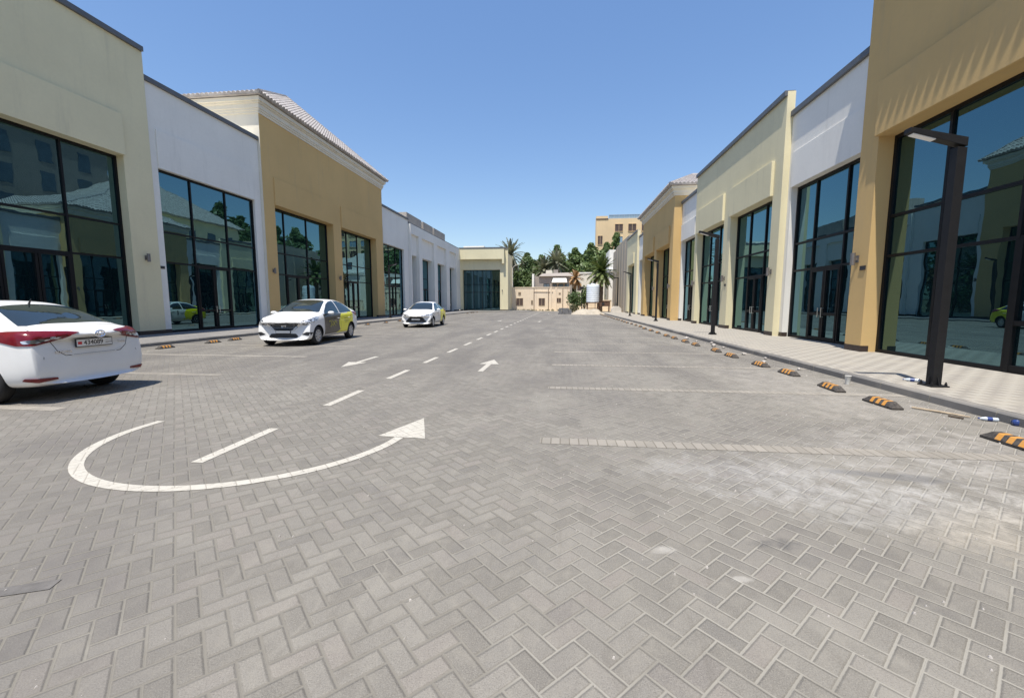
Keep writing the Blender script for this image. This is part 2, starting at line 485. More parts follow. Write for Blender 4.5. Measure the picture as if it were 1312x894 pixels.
M['kerb'] = sheet_paver('kerb_concrete', (.18, .172, .163), (.205, .197, .188), (.3, .28, .24), 50.0, 1.0, pi / 2 * 0, 0, .012, .35)

def road_paint():
    t = NT('road_paint')
    p = t.pos(); x, y, z = t.sep(p)
    k = 1 / (sqrt(2) * .1)
    P = t.math('MULTIPLY', t.math('ADD', x, y), k); Q = t.math('MULTIPLY', t.math('SUBTRACT', y, x), k)
    wob = t.noise(p, 1.3, 2)
    P = t.math('ADD', P, t.math('MULTIPLY', t.math('SUBTRACT', wob, .5), .12))
    i = t.math('FLOOR', P); j = t.math('FLOOR', Q)
    fx = t.math('SUBTRACT', P, i); fy = t.math('SUBTRACT', Q, j)
    m = t.math('FLOORED_MODULO', t.math('SUBTRACT', i, j), 4.0)
    c1 = t.math('COMPARE', m, 1.0, .1); c2 = t.math('COMPARE', m, 2.0, .1)
    isH = t.math('LESS_THAN', m, 1.5); isV = t.math('SUBTRACT', 1.0, isH)
    U = t.math('ADD', t.math('MULTIPLY', isH, t.math('ADD', fx, c1)), t.math('MULTIPLY', isV, t.math('ADD', fy, c2)))
    W = t.math('ADD', t.math('MULTIPLY', isH, fy), t.math('MULTIPLY', isV, fx))
    d = t.math('MINIMUM', t.math('MINIMUM', U, t.math('SUBTRACT', 2.0, U)), t.math('MINIMUM', W, t.math('SUBTRACT', 1.0, W)))
    en = t.noise(p, 40, 3)
    j2 = t.smooth(t.math('ADD', d, t.math('MULTIPLY', t.math('SUBTRACT', en, .5), .06)), .015, .06)
    wear = t.noise(p, 26, 5, .75)
    c = t.mix(t.mapr(t.noise(p, 6, 3), .3, .7, 0, .5), (.50, .475, .42), (.40, .375, .325))
    c = t.mix(t.math('MULTIPLY', t.math('SUBTRACT', 1.0, j2), .85), c, (.29, .265, .225))
    c = t.mix(t.math('MULTIPLY', t.smooth(wear, .55, .66), .8), c, (.25, .235, .205))
    t.principled(c, .8, 0, t.bump(t.smooth(d, .02, .13), .4, .004), .3)
    return t.mat
M['road_paint'] = road_paint()

def desert():
    t = NT('sandy_ground')
    p = t.pos()
    c = t.mix(t.noise(p, .3, 6, .65), (.36, .30, .21), (.47, .40, .30))
    c = t.mix(t.smooth(t.noise(p, 4, 5, .7), .5, .8), c, (.3, .26, .2))
    t.principled(c, .95, 0, t.bump(t.noise(p, 8, 5, .7), .4, .03), .2)
    return t.mat
M['desert'] = desert()

def wheel_stop_mat():
    t = NT('wheel_stop_rubber')
    x, y, z = t.sep(t.obj())
    u = t.math('ADD', y, .165)
    ph = t.math('FLOORED_MODULO', u, .118)
    st = t.math('MULTIPLY', t.math('LESS_THAN', ph, .062), t.math('MULTIPLY', t.math('GREATER_THAN', y, -.17), t.math('LESS_THAN', y, .135)))
    st = t.math('MULTIPLY', st, t.math('GREATER_THAN', z, .03))
    n = t.noise(t.obj(), 22, 4, .7)
    org = t.mix(t.mapr(n, .35, .7, 0, .7), (.62, .27, .035), (.40, .26, .13))
    dk = t.mix(t.mapr(n, .35, .7, 0, .8), (.035, .032, .031), (.13, .115, .1))
    c = t.mix(st, dk, org)
    t.principled(c, .75, 0, t.bump(n, .3, .004), .3)
    return t.mat
M['stop'] = wheel_stop_mat()
def tile_mat():
    t = NT('roof_tiles')
    p = t.pos()
    r = t.noise(p, 2.8, 3)
    c = t.mix(t.smooth(r, .3, .7), (.34, .31, .295), (.47, .44, .42))
    c = t.mix(t.smooth(t.noise(p, 25, 4), .55, .8), c, (.3, .26, .24))
    t.principled(c, .7, 0, None, .3)
    return t.mat
M['tile'] = tile_mat()

# ------------------------------------------------------------------ setting: ground, paving, kerbs, markings
GZ, LOT, MARK = -.004, 0.0, .004
mb = MB(); mb.face([(-700, -300, GZ), (700, -300, GZ), (700, 1500, GZ), (-700, 1500, GZ)])
tag(mb.build('ground', M['desert']), kind='structure')
mb = MB()
mb.face([(-14.1, -40, LOT), (5.55, -40, LOT), (5.55, 62, LOT), (4.6, 56, LOT), (1.5, 58, LOT), (.6, 75, LOT), (-5.2, 78.5, LOT), (-14.1, 78, LOT)])
tag(mb.build('car_park', M['pavers'], recalc=False), kind='structure')
# walkways and kerbs
KH = .12
def slab(name, poly, z1, mat, z0=-.05, bevel=0):
    m = MB(); m.prism(poly, z0, z1)
    return tag(m.build(name, mat, bevel=bevel), kind='structure')
slab('walkway', [(5.71, -40), (9.6, -40), (9.6, 64), (5.71, 64)], KH, M['walk'])
slab('walkway', [(-18.8, -40), (-14.26, -40), (-14.26, 70), (-18.8, 70)], KH, M['walk_left'])
slab('walkway', [(-18.8, 70.01), (-13.2, 70.01), (-5.4, 71.7), (-5.4, 80), (-18.8, 80)], KH, M['walk_left'])
def kerb(pts, w=.15):
    m = MB()
    for (x0, y0), (x1, y1) in zip(pts, pts[1:]):
        d = Vector((x1 - x0, y1 - y0)).normalized(); nrm = Vector((-d.y, d.x)) * w
        L = (Vector((x1, y1)) - Vector((x0, y0))).length
        n = max(1, round(L)); 
        for k in range(n):
            a = Vector((x0, y0)) + d * (L * k / n + .004); b = Vector((x0, y0)) + d * (L * (k + 1) / n - .004)
            jz = random.uniform(-.004, .004)
            p = [a, b, b + nrm, a + nrm]
            ch = .02
            m.hull8([(*p[0], -.05), (*p[1], -.05), (*p[2], -.05), (*p[3], -.05), (*p[0], KH + jz - ch), (*p[1], KH + jz - ch), (*p[2], KH + jz - ch), (*p[3], KH + jz - ch)])
            c = d * ch; q = nrm.normalized() * ch
            m.hull8([(*p[0], KH + jz - ch), (*p[1], KH + jz - ch), (*p[2], KH + jz - ch), (*p[3], KH + jz - ch),
                     (*(p[0] + q), KH + jz + .003), (*(p[1] + q), KH + jz + .003), (*(p[2] - q), KH + jz + .003), (*(p[3] - q), KH + jz + .003)])
    return tag(m.build('kerb', M['kerb']), kind='structure')
kerb([(5.56, 64), (5.56, -40)][::1]) if False else kerb([(5.70, -40), (5.70, 64)])
kerb([(-14.10, -40), (-14.10, 69)])
kerb([(-14.10, 69), (-13.0, 69.9), (-5.4, 71.6)])

def marking(name, poly, mat='road_paint', z=MARK):
    m = MB(); m.face([(x, y, z) for x, y in poly])
    return tag(m.build(name, M[mat], recalc=False), kind='structure')
# centre line dashes
y = 3.49
while y < 76:
    marking('lane_dash', [(-3.465, y), (-3.345, y), (-3.345, y + 1.1), (-3.465, y + 1.1)])
    y += 2.235
# the u-turn arrow
pts_o, pts_i = [], []
cx, cy, ro, ri = -3.42, 4.56, 1.685, 1.58
for k in range(41):
    a = pi + (pi - .075) * k / 40
    pts_o.append((cx + ro * cos(a), cy + ro * sin(a))); pts_i.append((cx + ri * cos(a), cy + ri * sin(a)))
m = MB()
for k in range(40): m.face([(*pts_o[k], MARK), (*pts_o[k + 1], MARK), (*pts_i[k + 1], MARK), (*pts_i[k], MARK)])
m.face([(cx - ro, 4.562, MARK), (cx - ri, 4.562, MARK), (cx - ri, 4.72, MARK), (cx - ro, 4.72, MARK)])
m.face([(-2.05, 4.46, MARK), (-1.49, 4.43, MARK), (-1.77, 5.24, MARK)])
tag(m.build('turn_arrow', M['road_paint'], recalc=False, merge=False), kind='structure')
def straight_arrow(x, y, s):
    m = MB()
    f = lambda a, b: (x + a, y + s * b, MARK)
    m.face([f(-.06, 0), f(.06, 0), f(.06, 1.12), f(-.06, 1.12)])
    m.face([f(-.245, 1.124), f(.245, 1.124), f(0, 1.95)])
    tag(m.build('lane_arrow', M['road_paint'], recalc=False), kind='structure')
straight_arrow(-1.76, 9.05, 1); straight_arrow(-5.12, 11.25, -1)
straight_arrow(-1.75, 33.0, 1); straight_arrow(-5.1, 36, -1)
straight_arrow(-1.75, 57.0, 1)
M['dark_paver'] = plain('dark_paver', (.135, .127, .12), .9, 0, .25, 14, .3)
marking('patched_paver', [(-3.02, 1.725), (-2.69, 1.865), (-2.66, 1.785), (-2.99, 1.645)], 'dark_paver')
# bay dividers: straight courses of paler pavers
def bay(x0, x1, y):
    marking('bay_line', [(x0, y - .1), (x1, y - .1), (x1, y + .1), (x0, y + .1)], 'bay_paver', .003)
for y in (4.52, 7.45, 10.25, 13.0, 15.75, 18.5, 21.3, 24.1, 26.9, 29.7, 32.5, 35.3, 38.1, 40.9): bay(-.22, 5.53, y)
for y in (-.6, 2.25, 5.1, 7.98, 11.0, 13.8, 16.6, 19.4, 22.2, 25.0, 27.8, 30.6, 33.4, 36.2, 39): bay(-14.0, -7.05, y)

# ------------------------------------------------------------------ shop buildings
FRAME_D = .46
def P_right(xf): return lambda u, v, z: (xf + v, u, z)
def P_left(xf): return lambda u, v, z: (xf - v, u, z)
def P_front(yf): return lambda u, v, z: (u, yf + v, z)

def shop(name, label, P, u0, u1, ztop, mat, wins, zw, zpanel, bars, depth=13.0, cap=True, group=None, cat='shop building',
         panel_proud=.12, panel_mat=None, side_mat=None, handles=True, body_top=None, lamps=(), lampz=2.8, plate_at=None, recess=FRAME_D, door=True, parapet=True):
    """u along the street, v into the building, z up. wins: list of (ua, ub, [mullion us])"""
    g = .004
    wins = sorted(wins)
    um = (u0 + u1) / 2
    root = empty(name, P(um, 0, 0))
    tag(root, label, cat, group)
    ops = [(w[0], w[1], .0, zw) for w in wins]
    us = sorted({u0 + g, u1 - g, *[a for o in ops for a in o[:2]]}); zs = sorted({0.0, zw, ztop})
    m = MB()
    def solid(a, b, c, d):
        cu, cz = (a + b) / 2, (c + d) / 2
        return not any(o[0] < cu < o[1] and o[2] < cz < o[3] for o in ops)
    for a, b in zip(us, us[1:]):
        for c, d in zip(zs, zs[1:]):
            if solid(a, b, c, d): m.face([P(a, 0, c), P(b, 0, c), P(b, 0, d), P(a, 0, d)])
    rd = recess + .3
    for a, b, c, d in ops:
        m.face([P(a, 0, c), P(a, rd, c), P(a, rd, d), P(a, 0, d)])
        m.face([P(b, 0, c), P(b, rd, c), P(b, rd, d), P(b, 0, d)])
        m.face([P(a, 0, d), P(b, 0, d), P(b, rd, d), P(a, rd, d)])
        m.face([P(a, rd, c), P(b, rd, c), P(b, rd, d), P(a, rd, d)])
    bt = ztop - .95 if parapet else ztop
    pv = .3 if parapet else 0
    for u in (u0 + g, u1 - g):
        if parapet: m.face([P(u, 0, 0), P(u, pv, 0), P(u, pv, ztop), P(u, 0, ztop)])
        if side_mat is None: m.face([P(u, pv, 0), P(u, depth, 0), P(u, depth, bt), P(u, pv, bt)])
    m.face([P(u0 + g, depth, 0), P(u1 - g, depth, 0), P(u1 - g, depth, bt), P(u0 + g, depth, bt)])
    if parapet:
        m.face([P(u0 + g, 0, ztop), P(u1 - g, 0, ztop), P(u1 - g, pv, ztop), P(u0 + g, pv, ztop)])
        m.face([P(u0 + g, pv, bt), P(u1 - g, pv, bt), P(u1 - g, pv, ztop), P(u0 + g, pv, ztop)])
    m.face([P(u0 + g, pv, bt), P(u1 - g, pv, bt), P(u1 - g, depth, bt), P(u0 + g, depth, bt)])
    m.build('wall', mat, root, world=True, merge=True)
    if side_mat is not None:
        for u in (u0 + g, u1 - g):
            m = MB(); m.face([P(u, 0, 0), P(u, depth, 0), P(u, depth, ztop), P(u, 0, ztop)])
            m.build('side_wall', side_mat, root, world=True)
    if cap:
        m = MB()
        m.box(u0 + g + .003, u1 - g - .003, -.105, .28, ztop - .17, ztop + .03, 0, P)
        m.build('parapet_cap', M['cap'], root, world=True, bevel=.008)
    # dark skirting on the pilasters
    e = [u0 + .012] + [q for o in ops for q in (o[0] + .012, o[1] - .012)] + [u1 - .012]
    for a, b in zip(e[::2], e[1::2]):
        if b - a > .08:
            m = MB(); m.box(a + .0, b - .0, -.012, .2, .03, KH + .17, 0, P)
            m.build('skirting', M['plinth'], root, world=True)
    for wi, w in enumerate(wins):
        a, b = w[0], w[1]; mull = w[2]
        if panel_proud and zpanel:
            m = MB(); m.box(a, b, -panel_proud, .02, zw, zpanel, 0, P)
            # the band sits into the wall above the opening
            m.build('sign_band', panel_mat or mat, root, world=True, bevel=.012)
        fr = MB(); fw = .036
        d0, d1 = recess - .07, recess + .05
        fr.box(a + .003, a + .1, d0, d1, KH, zw - .003, 0, P); fr.box(b - .1, b - .003, d0, d1, KH, zw - .003, 0, P)
        fr.box(a + .1, b - .1, d0 + .002, d1, zw - .1, zw - .004, 0, P); fr.box(a + .1, b - .1, d0 + .002, d1, KH + .002, KH + .09, 0, P)
        for q in mull: fr.box(q - fw, q + fw, d0 + .004, d1, KH + .09, zw - .1, 0, P)
        for z in bars: fr.box(a + .1, b - .1, d0 + .008, d1 - .004, z - fw, z + fw, 0, P)
        cols = [a + .1] + list(mull) + [b - .1]
        hspot = None
        if door and len(cols) > 2:
            k = min(range(len(cols) - 1), key=lambda i: abs((cols[i] + cols[i + 1]) / 2 - (a + b) / 2 - .01))
            c, d = cols[k] + fw, cols[k + 1] - fw
            mid = (c + d) / 2
            for q in (c + .05, mid - .055, mid + .055, d - .05): fr.box(q - .042, q + .042, d0 - .012, d1 - .01, KH + .02, bars[0] - fw - .01, 0, P)
            for z in (KH + .1, 1.1, bars[0] - fw - .05): fr.box(c + .02, d - .02, d0 - .008, d1 - .012, z - .05, z + .05, 0, P)
            hspot = mid
        fo = fr.build('shopfront', M['frame'], root, world=True)
        gl = MB(); gl.box(a + .02, b - .02, recess - .012, recess + .012, KH + .03, zw - .02, 0, P)
        gl.build('glass_pane', M['glass'], fo, world=True)
        if hspot is not None and handles:
            h = MB()
            for s in (-.1, .1):
                h.cyl(P(hspot + s, d0 - .09, .98), P(hspot + s, d0 - .09, 1.32), .016, n=8)
                for z in (1.0, 1.3): h.cyl(P(hspot + s, d0 - .09, z), P(hspot + s, d0 - .005, z), .01, n=6)
            h.build('door_handle', M['steel'], fo, world=True, smooth=True, sharp=40)
    for u in lamps:
        m = MB()
        m.box(u - .06, u + .06, -.02, .0, lampz - .1, lampz + .1, 0, P)
        m.box(u - .03, u + .03, -.1, -.02, lampz - .03, lampz + .03, 0, P)
        m.cyl(P(u, -.13, lampz - .17), P(u, -.13, lampz + .17), .062, n=14)
        m.build('wall_lamp', M['sconce'], root, world=True, smooth=True, sharp=40)
    if plate_at is not None:
        u, z = plate_at
        m = MB(); m.box(u - .11, u + .11, -.022, .0, z - .06, z + .06, 0, P)
        m.build('number_plate', M['ink'], root, world=True)
    return root

def thirds(a, b, n=3): return [a + (b - a) * k / n for k in range(1, n)]
BR = (2.76, 3.82)        # right row transoms
BL = (3.34, 4.70)        # left row transoms

def tiles_on(m, o, e, s, nrm_up, t0, t1, smax, pitch=.28, row=.40, amp=.10):
    """wavy tile field: origin o at t=0, eave direction e, upslope direction s (unit), length along slope smax(t)"""
    o, e, s = Vector(o), Vector(e), Vector(s); up = Vector(nrm_up)
    n = max(2, int((t1 - t0) / pitch)); per = 6
    N = n * per
    cache = {}
    def hgt(k): 
        f = (k % per) / per
        return amp * abs(sin(pi * f)) if True else 0
    def pt(k, sv, lift):
        t = t0 + (t1 - t0) * k / N
        return tuple(o + e * t + s * sv + up * (hgt(k) + lift))
    for k in range(N):
        ta = t0 + (t1 - t0) * k / N; tb = t0 + (t1 - t0) * (k + 1) / N
        sa, sb = smax(ta), smax(tb)
        S = max(sa, sb)
        if S <= .01: continue
        r = 0.0
        while r < S - .01:
            a0, b0 = min(r, sa), min(r, sb); a1, b1 = min(r + row, sa), min(r + row, sb)
            if a1 - a0 > .002 or b1 - b0 > .002:
                m.face([pt(k, a0, .045), pt(k + 1, b0, .045), pt(k + 1, b1, .012), pt(k, a1, .012)])
            if r > 0 and (a0 == r or b0 == r):
                m.face([pt(k, a0, .012), pt(k + 1, b0, .012), pt(k + 1, b0, .045), pt(k, a0, .045)])
            r += row
        # open end of the tile at the eave
        m.face([pt(k, 0, -.05 - hgt(k)), pt(k + 1, 0, -.05 - hgt(k + 1)), pt(k + 1, 0, .045), pt(k, 0, .045)])

def hip_roof(root, P, u0, u1, v0, v1, z, kf, ks):
    """front eave at v0; ridge runs back along v at mid u"""
    m = MB()
    um = (u0 + u1) / 2; L = (u1 - u0) / 2
    vec = lambda du, dv, dz: Vector(P(du, dv, dz)) - Vector(P(0, 0, 0))
    # front slope
    sf = vec(0, 1, kf).normalized(); nf = vec(0, -kf, 1).normalized(); qf = sqrt(1 + kf * kf)
    tiles_on(m, P(u0, v0, z), vec(1, 0, 0), sf, nf, 0, 2 * L, lambda t: min(t, 2 * L - t) * ks / kf * qf)
    qs = sqrt(1 + ks * ks)
    for (ue, sg) in ((u0, 1), (u1, -1)):
        ss = vec(sg, 0, ks).normalized(); ns = vec(-sg * ks, 0, 1).normalized()
        tiles_on(m, P(ue, v0, z), vec(0, 1, 0), ss, ns, 0, v1 - v0, lambda t: min(L, t * kf / ks) * qs)
    # under-board so that no light passes
    rv = v0 + L * ks / kf; zr = z + L * ks
    A, B, C_, D = P(u0, v0, z - .05), P(u1, v0, z - .05), P(u1, v1, z - .05), P(u0, v1, z - .05)
    R0, R1 = P(um, rv, zr - .02), P(um, v1, zr - .02)
    m.face([A, B, R0]); m.face([A, R0, R1, D]); m.face([B, C_, R1, R0]); m.face([A, D, C_, B]); m.face([D, R1, C_])
    ro = m.build('roof', M['tile'], root, world=True, recalc=False)
    h = MB()
    for a, b in ((P(u0, v0, z + .06), P(um, rv, zr + .07)), (P(u1, v0, z + .06), P(um, rv, zr + .07)), (P(um, rv, zr + .07), P(um, v1, zr + .07))):
        a, b = Vector(a), Vector(b); n = max(2, int((b - a).length / .4))
        for k in range(n):
            p, q = a.lerp(b, k / n), a.lerp(b, (k + 1.08) / n)
            h.cyl(p, q, .115, .095, n=10)
    h.build('ridge_tile', M['tile'], ro, world=True, smooth=True, sharp=50)
    return ro

def cornice(root, P, u0, u1, v1, zb, zt, mat, prof):
    """moulding round front and both sides; prof: (z fraction, outward) steps bottom to top"""
    m = MB(); g = .003
    for (f0, f1, out) in prof:
        a, b = zb + (zt - zb) * f0, zb + (zt - zb) * f1
        m.box(u0 - out, u1 + out, -out, g * -1, a, b, 0, P)
        m.box(u0 - out, u0 + .002, .0, v1, a, b, 0, P)
        m.box(u1 - .002, u1 + out, .0, v1, a, b, 0, P)
    return m.build('cornice', mat, root, world=True)
PROF = ((0, .16, .06), (.16, .3, .11), (.3, .62, .16), (.62, .74, .24), (.74, 1, .33))

# ---- right row
Y1F = 8.4
P = P_right(Y1F)
yr = shop('shop_building', 'tall ochre shop nearest on the right, with a scalloped roof shadow above its window', P, -5.2, 13.68, 10.6, M['yellow'],
          [(5.2, 13.0, [7.2, 9.52, 11.3]), (-3.9, 3.9, [-1.3, 1.3])], 5.93, 7.3, BR, cap=False, group='right row of shop buildings', lamps=(13.42,), lampz=2.74, plate_at=(13.17, 2.47), parapet=False)
cornice(yr, P, -5.2, 13.68, 13, 9.9, 10.65, M['ivory'], PROF)
hip_roof(yr, P, -5.75, 14.23, -.5, 14, 10.75, 1.1, .58)
shop('shop_building', 'white shop on the right wedged between the nearest ochre shop and the cream shop', P_right(9.0), 13.68, 18.85, 8.98, M['white'],
     [(13.9, 18.6, [15.53, 17.28])], 6.03, 7.37, BR, group='right row of shop buildings', panel_proud=.05, recess=.3)
shop('shop_building', 'cream shop with two tall windows in the right row, a street lamp in front', P_right(8.75), 18.85, 30.1, 9.78, M['cream'],
     [(19.57, 24.05, [20.85, 22.45]), (24.98, 29.6, [26.5, 28.1])], 5.95, 7.36, BR, group='right row of shop buildings', lamps=(19.3, 24.5, 29.85), lampz=2.8, plate_at=(24.35, 2.45), recess=.42)
shop('shop_building', 'narrow white shop on the right between the two-window cream shop and the far ochre shop', P_right(9.0), 30.1, 34.4, 9.08, M['white'],
     [(30.75, 34.15, [31.9, 33.0])], 6.1, 7.3, BR, group='right row of shop buildings', panel_proud=.1, recess=.35)
P = P_right(8.4)
y2 = shop('shop_building', 'far ochre shop building on the right with a grey tiled hip roof', P, 34.4, 46.9, 10.2, M['yellow'],
          [(35.4, 40.1, [36.9, 38.5]), (41.1, 45.7, [42.6, 44.1])], 6.15, 7.5, BR, cap=False, group='right row of shop buildings', lamps=(34.9, 40.6), lampz=2.8, recess=.7, parapet=False)
cornice(y2, P, 34.4, 46.9, 13, 9.55, 10.2, M['ivory'], PROF)
hip_roof(y2, P, 33.9, 47.4, -.5, 14, 10.28, .7, .36)
shop('shop_building', 'narrow far white shop on the right just past the tile roofed ochre shop', P_right(9.0), 46.9, 52.4, 9.25, M['white'],
     [(48.0, 51.8, [49.2, 50.5])], 6.35, 7.5, BR, group='right row of shop buildings', recess=.35)
shop('shop_building', 'small far cream shop building at the end of the right row', P_right(8.75), 52.4, 60.3, 10.0, M['cream'],
     [(54.2, 58.9, [55.8, 57.3])], 6.3, 7.6, BR, group='right row of shop buildings', recess=.6)
shop('shop_building', 'cream shop behind the photographer, seen only mirrored in the windows on the left', P_right(8.75), -22, -5.2, 9.78, M['cream'],
     [(-21, -15, [-19, -17]), (-13.4, -7, [-11.3, -9.1])], 5.95, 7.36, BR, group='right row of shop buildings')
# grey rendered building past the end of the row
def plain_block(name, label, x0, x1, y0, y1, h, mat, cat='building', group=None):
    root = empty(name, ((x0 + x1) / 2, (y0 + y1) / 2, 0)); tag(root, label, cat, group)
    m = MB(); m.box(x0, x1, y0, y1, 0, h); m.build('wall', mat, root, world=True)
    return root
g = plain_block('rendered_building', 'blank grey-beige rendered building beyond the last cream shop on the right', 8.95, 22, 60.4, 78, 10.25, M['grey_render'])
m = MB(); m.box(9.3, 21, 62.5, 77, 10.25, 11.0); m.build('roof_box', M['grey_render'], g, world=True)
for y in (63.4, 66.2, 69.0, 71.8):
    m = MB(); m.box(8.88, 8.95, y, y + .5, 0, 10.2); m.build('pilaster', M['grey_render'], g, world=True)

# ---- left row
shop('shop_building', 'cream shop nearest on the left behind the white saloon with red tail lights', P_left(17.8 * -1 + 0) if False else P_left(-17.8), 1.0, 17.25, 12.2, M['cream'],
     [(9.9, 16.05, [11.95, 14.05]), (2.2, 8.6, [4.3, 6.4])], 7.45, 9.05, BL, group='left row of shop buildings', lamps=(16.62,), lampz=3.42, depth=14, recess=.4)
shop('shop_building', 'white shop on the left between the near cream shop and the tile roofed ochre shop', P_left(-17.92), 17.25, 24.2, 11.15, M['white'],
     [(17.66, 23.66, [19.42, 21.58])], 7.45, 9.1, BL, group='left row of shop buildings', depth=14, panel_proud=.06, recess=.2, plate_at=(17.45, 3.08))
P = P_left(-17.75)
yl = shop('shop_building', 'ochre shop on the left with white cornice and tiled roof behind the wrapped taxi', P, 24.2, 41.3, 13.3, M['yellow'],
          [(25.2, 32.0, [26.8, 29.3]), (33.2, 39.7, [35.05, 36.95])], 7.52, 9.15, BL, cap=False, group='left row of shop buildings', depth=14, side_mat=M['ivory'], recess=.62,
          lamps=(24.7, 32.6), lampz=3.46, parapet=False, panel_proud=.07)
cornice(yl, P, 24.2, 41.3, 14, 12.5, 13.3, M['ivory'], PROF)
hip_roof(yl, P, 23.7, 41.8, -.5, 14.5, 13.4, .92, .44)
shop('shop_building', 'white shop on the left past the ochre shop, a street lamp before its wide window', P_left(-18.0), 41.3, 49.1, 11.25, M['white'],
     [(41.9, 47.6, [43.8, 45.6])], 7.5, 9.1, BL, group='left row of shop buildings', depth=14, panel_proud=.06, lamps=(41.6,), lampz=3.5, recess=.3)
far_w = shop('shop_building', 'long low white shop with four narrow windows at the far end of the left row', P_left(-18.0), 49.1, 73.6, 10.88, M['white'],
     [(49.5, 52.0, [50.8]), (53.3, 58.3, [55.8]), (60.0, 64.6, [62.3]), (66.6, 70.8, [68.7])], 7.2, 8.0, BL, group='left row of shop buildings', depth=14, panel_proud=0, lamps=(52.6, 59.1, 65.6, 71.6), lampz=3.5, recess=.7)
Pf = P_left(-18.0)
for a, b in ((49.12, 49.45), (52.05, 53.25), (58.35, 59.95), (64.65, 66.55), (70.85, 73.58)):
    m = MB(); m.box(a, b, -.28, -.001, 0.31, 9.6, 0, Pf); m.build('pilaster', M['white'], far_w, world=True)
m = MB(); m.box(49.11, 73.59, -.28, -.001, 9.601, 10.7, 0, Pf); m.build('frieze', M['white'], far_w, world=True)
P = P_front(74.0)
fb = shop('corner_shop', 'pale cream shop facing down the car park with one wide dark window', P, -17.9, -9.35, 10.95, M['cream'],
          [(-17.4, -10.75, [-17.0, -15.6, -14.05, -12.5])], 7.2, None, BL, depth=6.5, panel_proud=0, recess=.8, door=False, lamps=(-10.35,), lampz=3.6, cat='shop building', group='left row of shop buildings')
m = MB(); m.box(-17.85, -9.95, -.75, -.001, 8.95, 10.75, 0, P); m.box(-10.3, -9.95, -.75, -.002, 8.2, 8.949, 0, P); m.build('sign_band', M['cream'], fb, world=True)
m = MB(); m.box(-17.86, -9.9, -.8, -.106, 10.755, 10.95, 0, P); m.build('fascia', M['cap'], fb, world=True)
g = plain_block('flat_roofed_building', 'white flat roof block peeping over the corner shop roof', -19.5, -15.4, 84, 92, 12.6, M['white'])
shop('shop_building', 'white shop behind the photographer, seen only mirrored in the windows on the right', P_left(-18.0), -22, 1.0, 11.2, M['white'],
     [(-20.5, -13.5, [-18.2, -15.9]), (-11, -4.5, [-9, -6.8])], 7.45, 9.1, BL, group='left row of shop buildings', depth=14, panel_proud=.06)
# rooftop cases behind the far left parapet
for y0, y1, lab in ((52.8, 58.5, 'nearest'), (59.3, 63.7, 'middle'), (64.3, 70.5, 'farthest')):
    root = empty('rooftop_unit', (-20.4, (y0 + y1) / 2, 9.93)); tag(root, lab + ' grey cabinet in the row of three on the far left white roof', 'rooftop unit', 'rooftop cabinets')
    m = MB(); m.box(-21.6, -19.5, y0, y1, 10.9, 12.8); m.build('casing', M['hvac'], root, world=True, bevel=.02)
    m = MB(); m.box(-19.51, -19.47, y1 - 2.2, y1 - .5, 11.15, 11.45); m.build('vent', M['dark_void'], root, world=True)
    for yy in (y0 + .3, y1 - .3):
        for xx in (-21.4, -19.7):
            m = MB(); m.box(xx - .1, xx + .1, yy - .1, yy + .1, 9.93, 10.9); m.build('foot', M['concrete'], root, world=True)

# ------------------------------------------------------------------ street lamps
def make_lamp():
    root = empty('street_lamp')
    m = MB(); m.box(-.14, .14, -.14, .14, 0, .025)
    m.build('base_plate', M['lamp'], root, bevel=.005)
    for sx in (-.105, .105):
        for sy in (-.105, .105):
            m = MB(); m.cyl((sx, sy, .023), (sx, sy, .06), .02, n=6); m.cyl((sx, sy, .058), (sx, sy, .085), .01, n=8)
            m.build('bolt', M['lamp'], root)
    m = MB(); w = .068
    m.hull8([(-w, -w, .025), (w, -w, .025), (w, w, .025), (-w, w, .025), (-w, -w, 3.86), (w, -w, 3.84), (w, w, 3.84), (-w, w, 3.86)])
    for s in (-1, 1):
        m.hull8([(s * w, -.006, .025), (s * .125, -.006, .025), (s * .125, .006, .025), (s * w, .006, .025), (s * w, -.006, .17), (s * .074, -.006, .17), (s * .074, .006, .17), (s * w, .006, .17)])
        m.hull8([(-.006, s * w, .025), (.006, s * w, .025), (.006, s * .125, .025), (-.006, s * .125, .025), (-.006, s * w, .17), (.006, s * w, .17), (.006, s * .074, .17), (-.006, s * .074, .17)])
    m.build('post', M['lamp'], root, bevel=.005)
    m = MB(); k = .3
    f = lambda x, z: 3.86 + z + (.068 - x) * k
    m.hull8([(-.76, -.072, f(-.76, 0)), (.068, -.07, f(.068, 0)), (.068, .07, f(.068, 0)), (-.76, .072, f(-.76, 0)), (-.76, -.072, f(-.76, .075)), (.068, -.07, f(.068, .135)), (.068, .07, f(.068, .135)), (-.76, .072, f(-.76, .075))])
    a = m.build('arm', M['lamp'], root, bevel=.005)
    m = MB()
    m.hull8([(-.71, -.055, f(-.71, -.012)), (-.38, -.055, f(-.38, -.012)), (-.38, .055, f(-.38, -.012)), (-.71, .055, f(-.71, -.012)), (-.71, -.055, f(-.71, .01)), (-.38, -.055, f(-.38, .01)), (-.38, .055, f(-.38, .01)), (-.71, .055, f(-.71, .01))])
    m.build('lamp_lens', M['led'], a)
    return root
lamp = make_lamp()
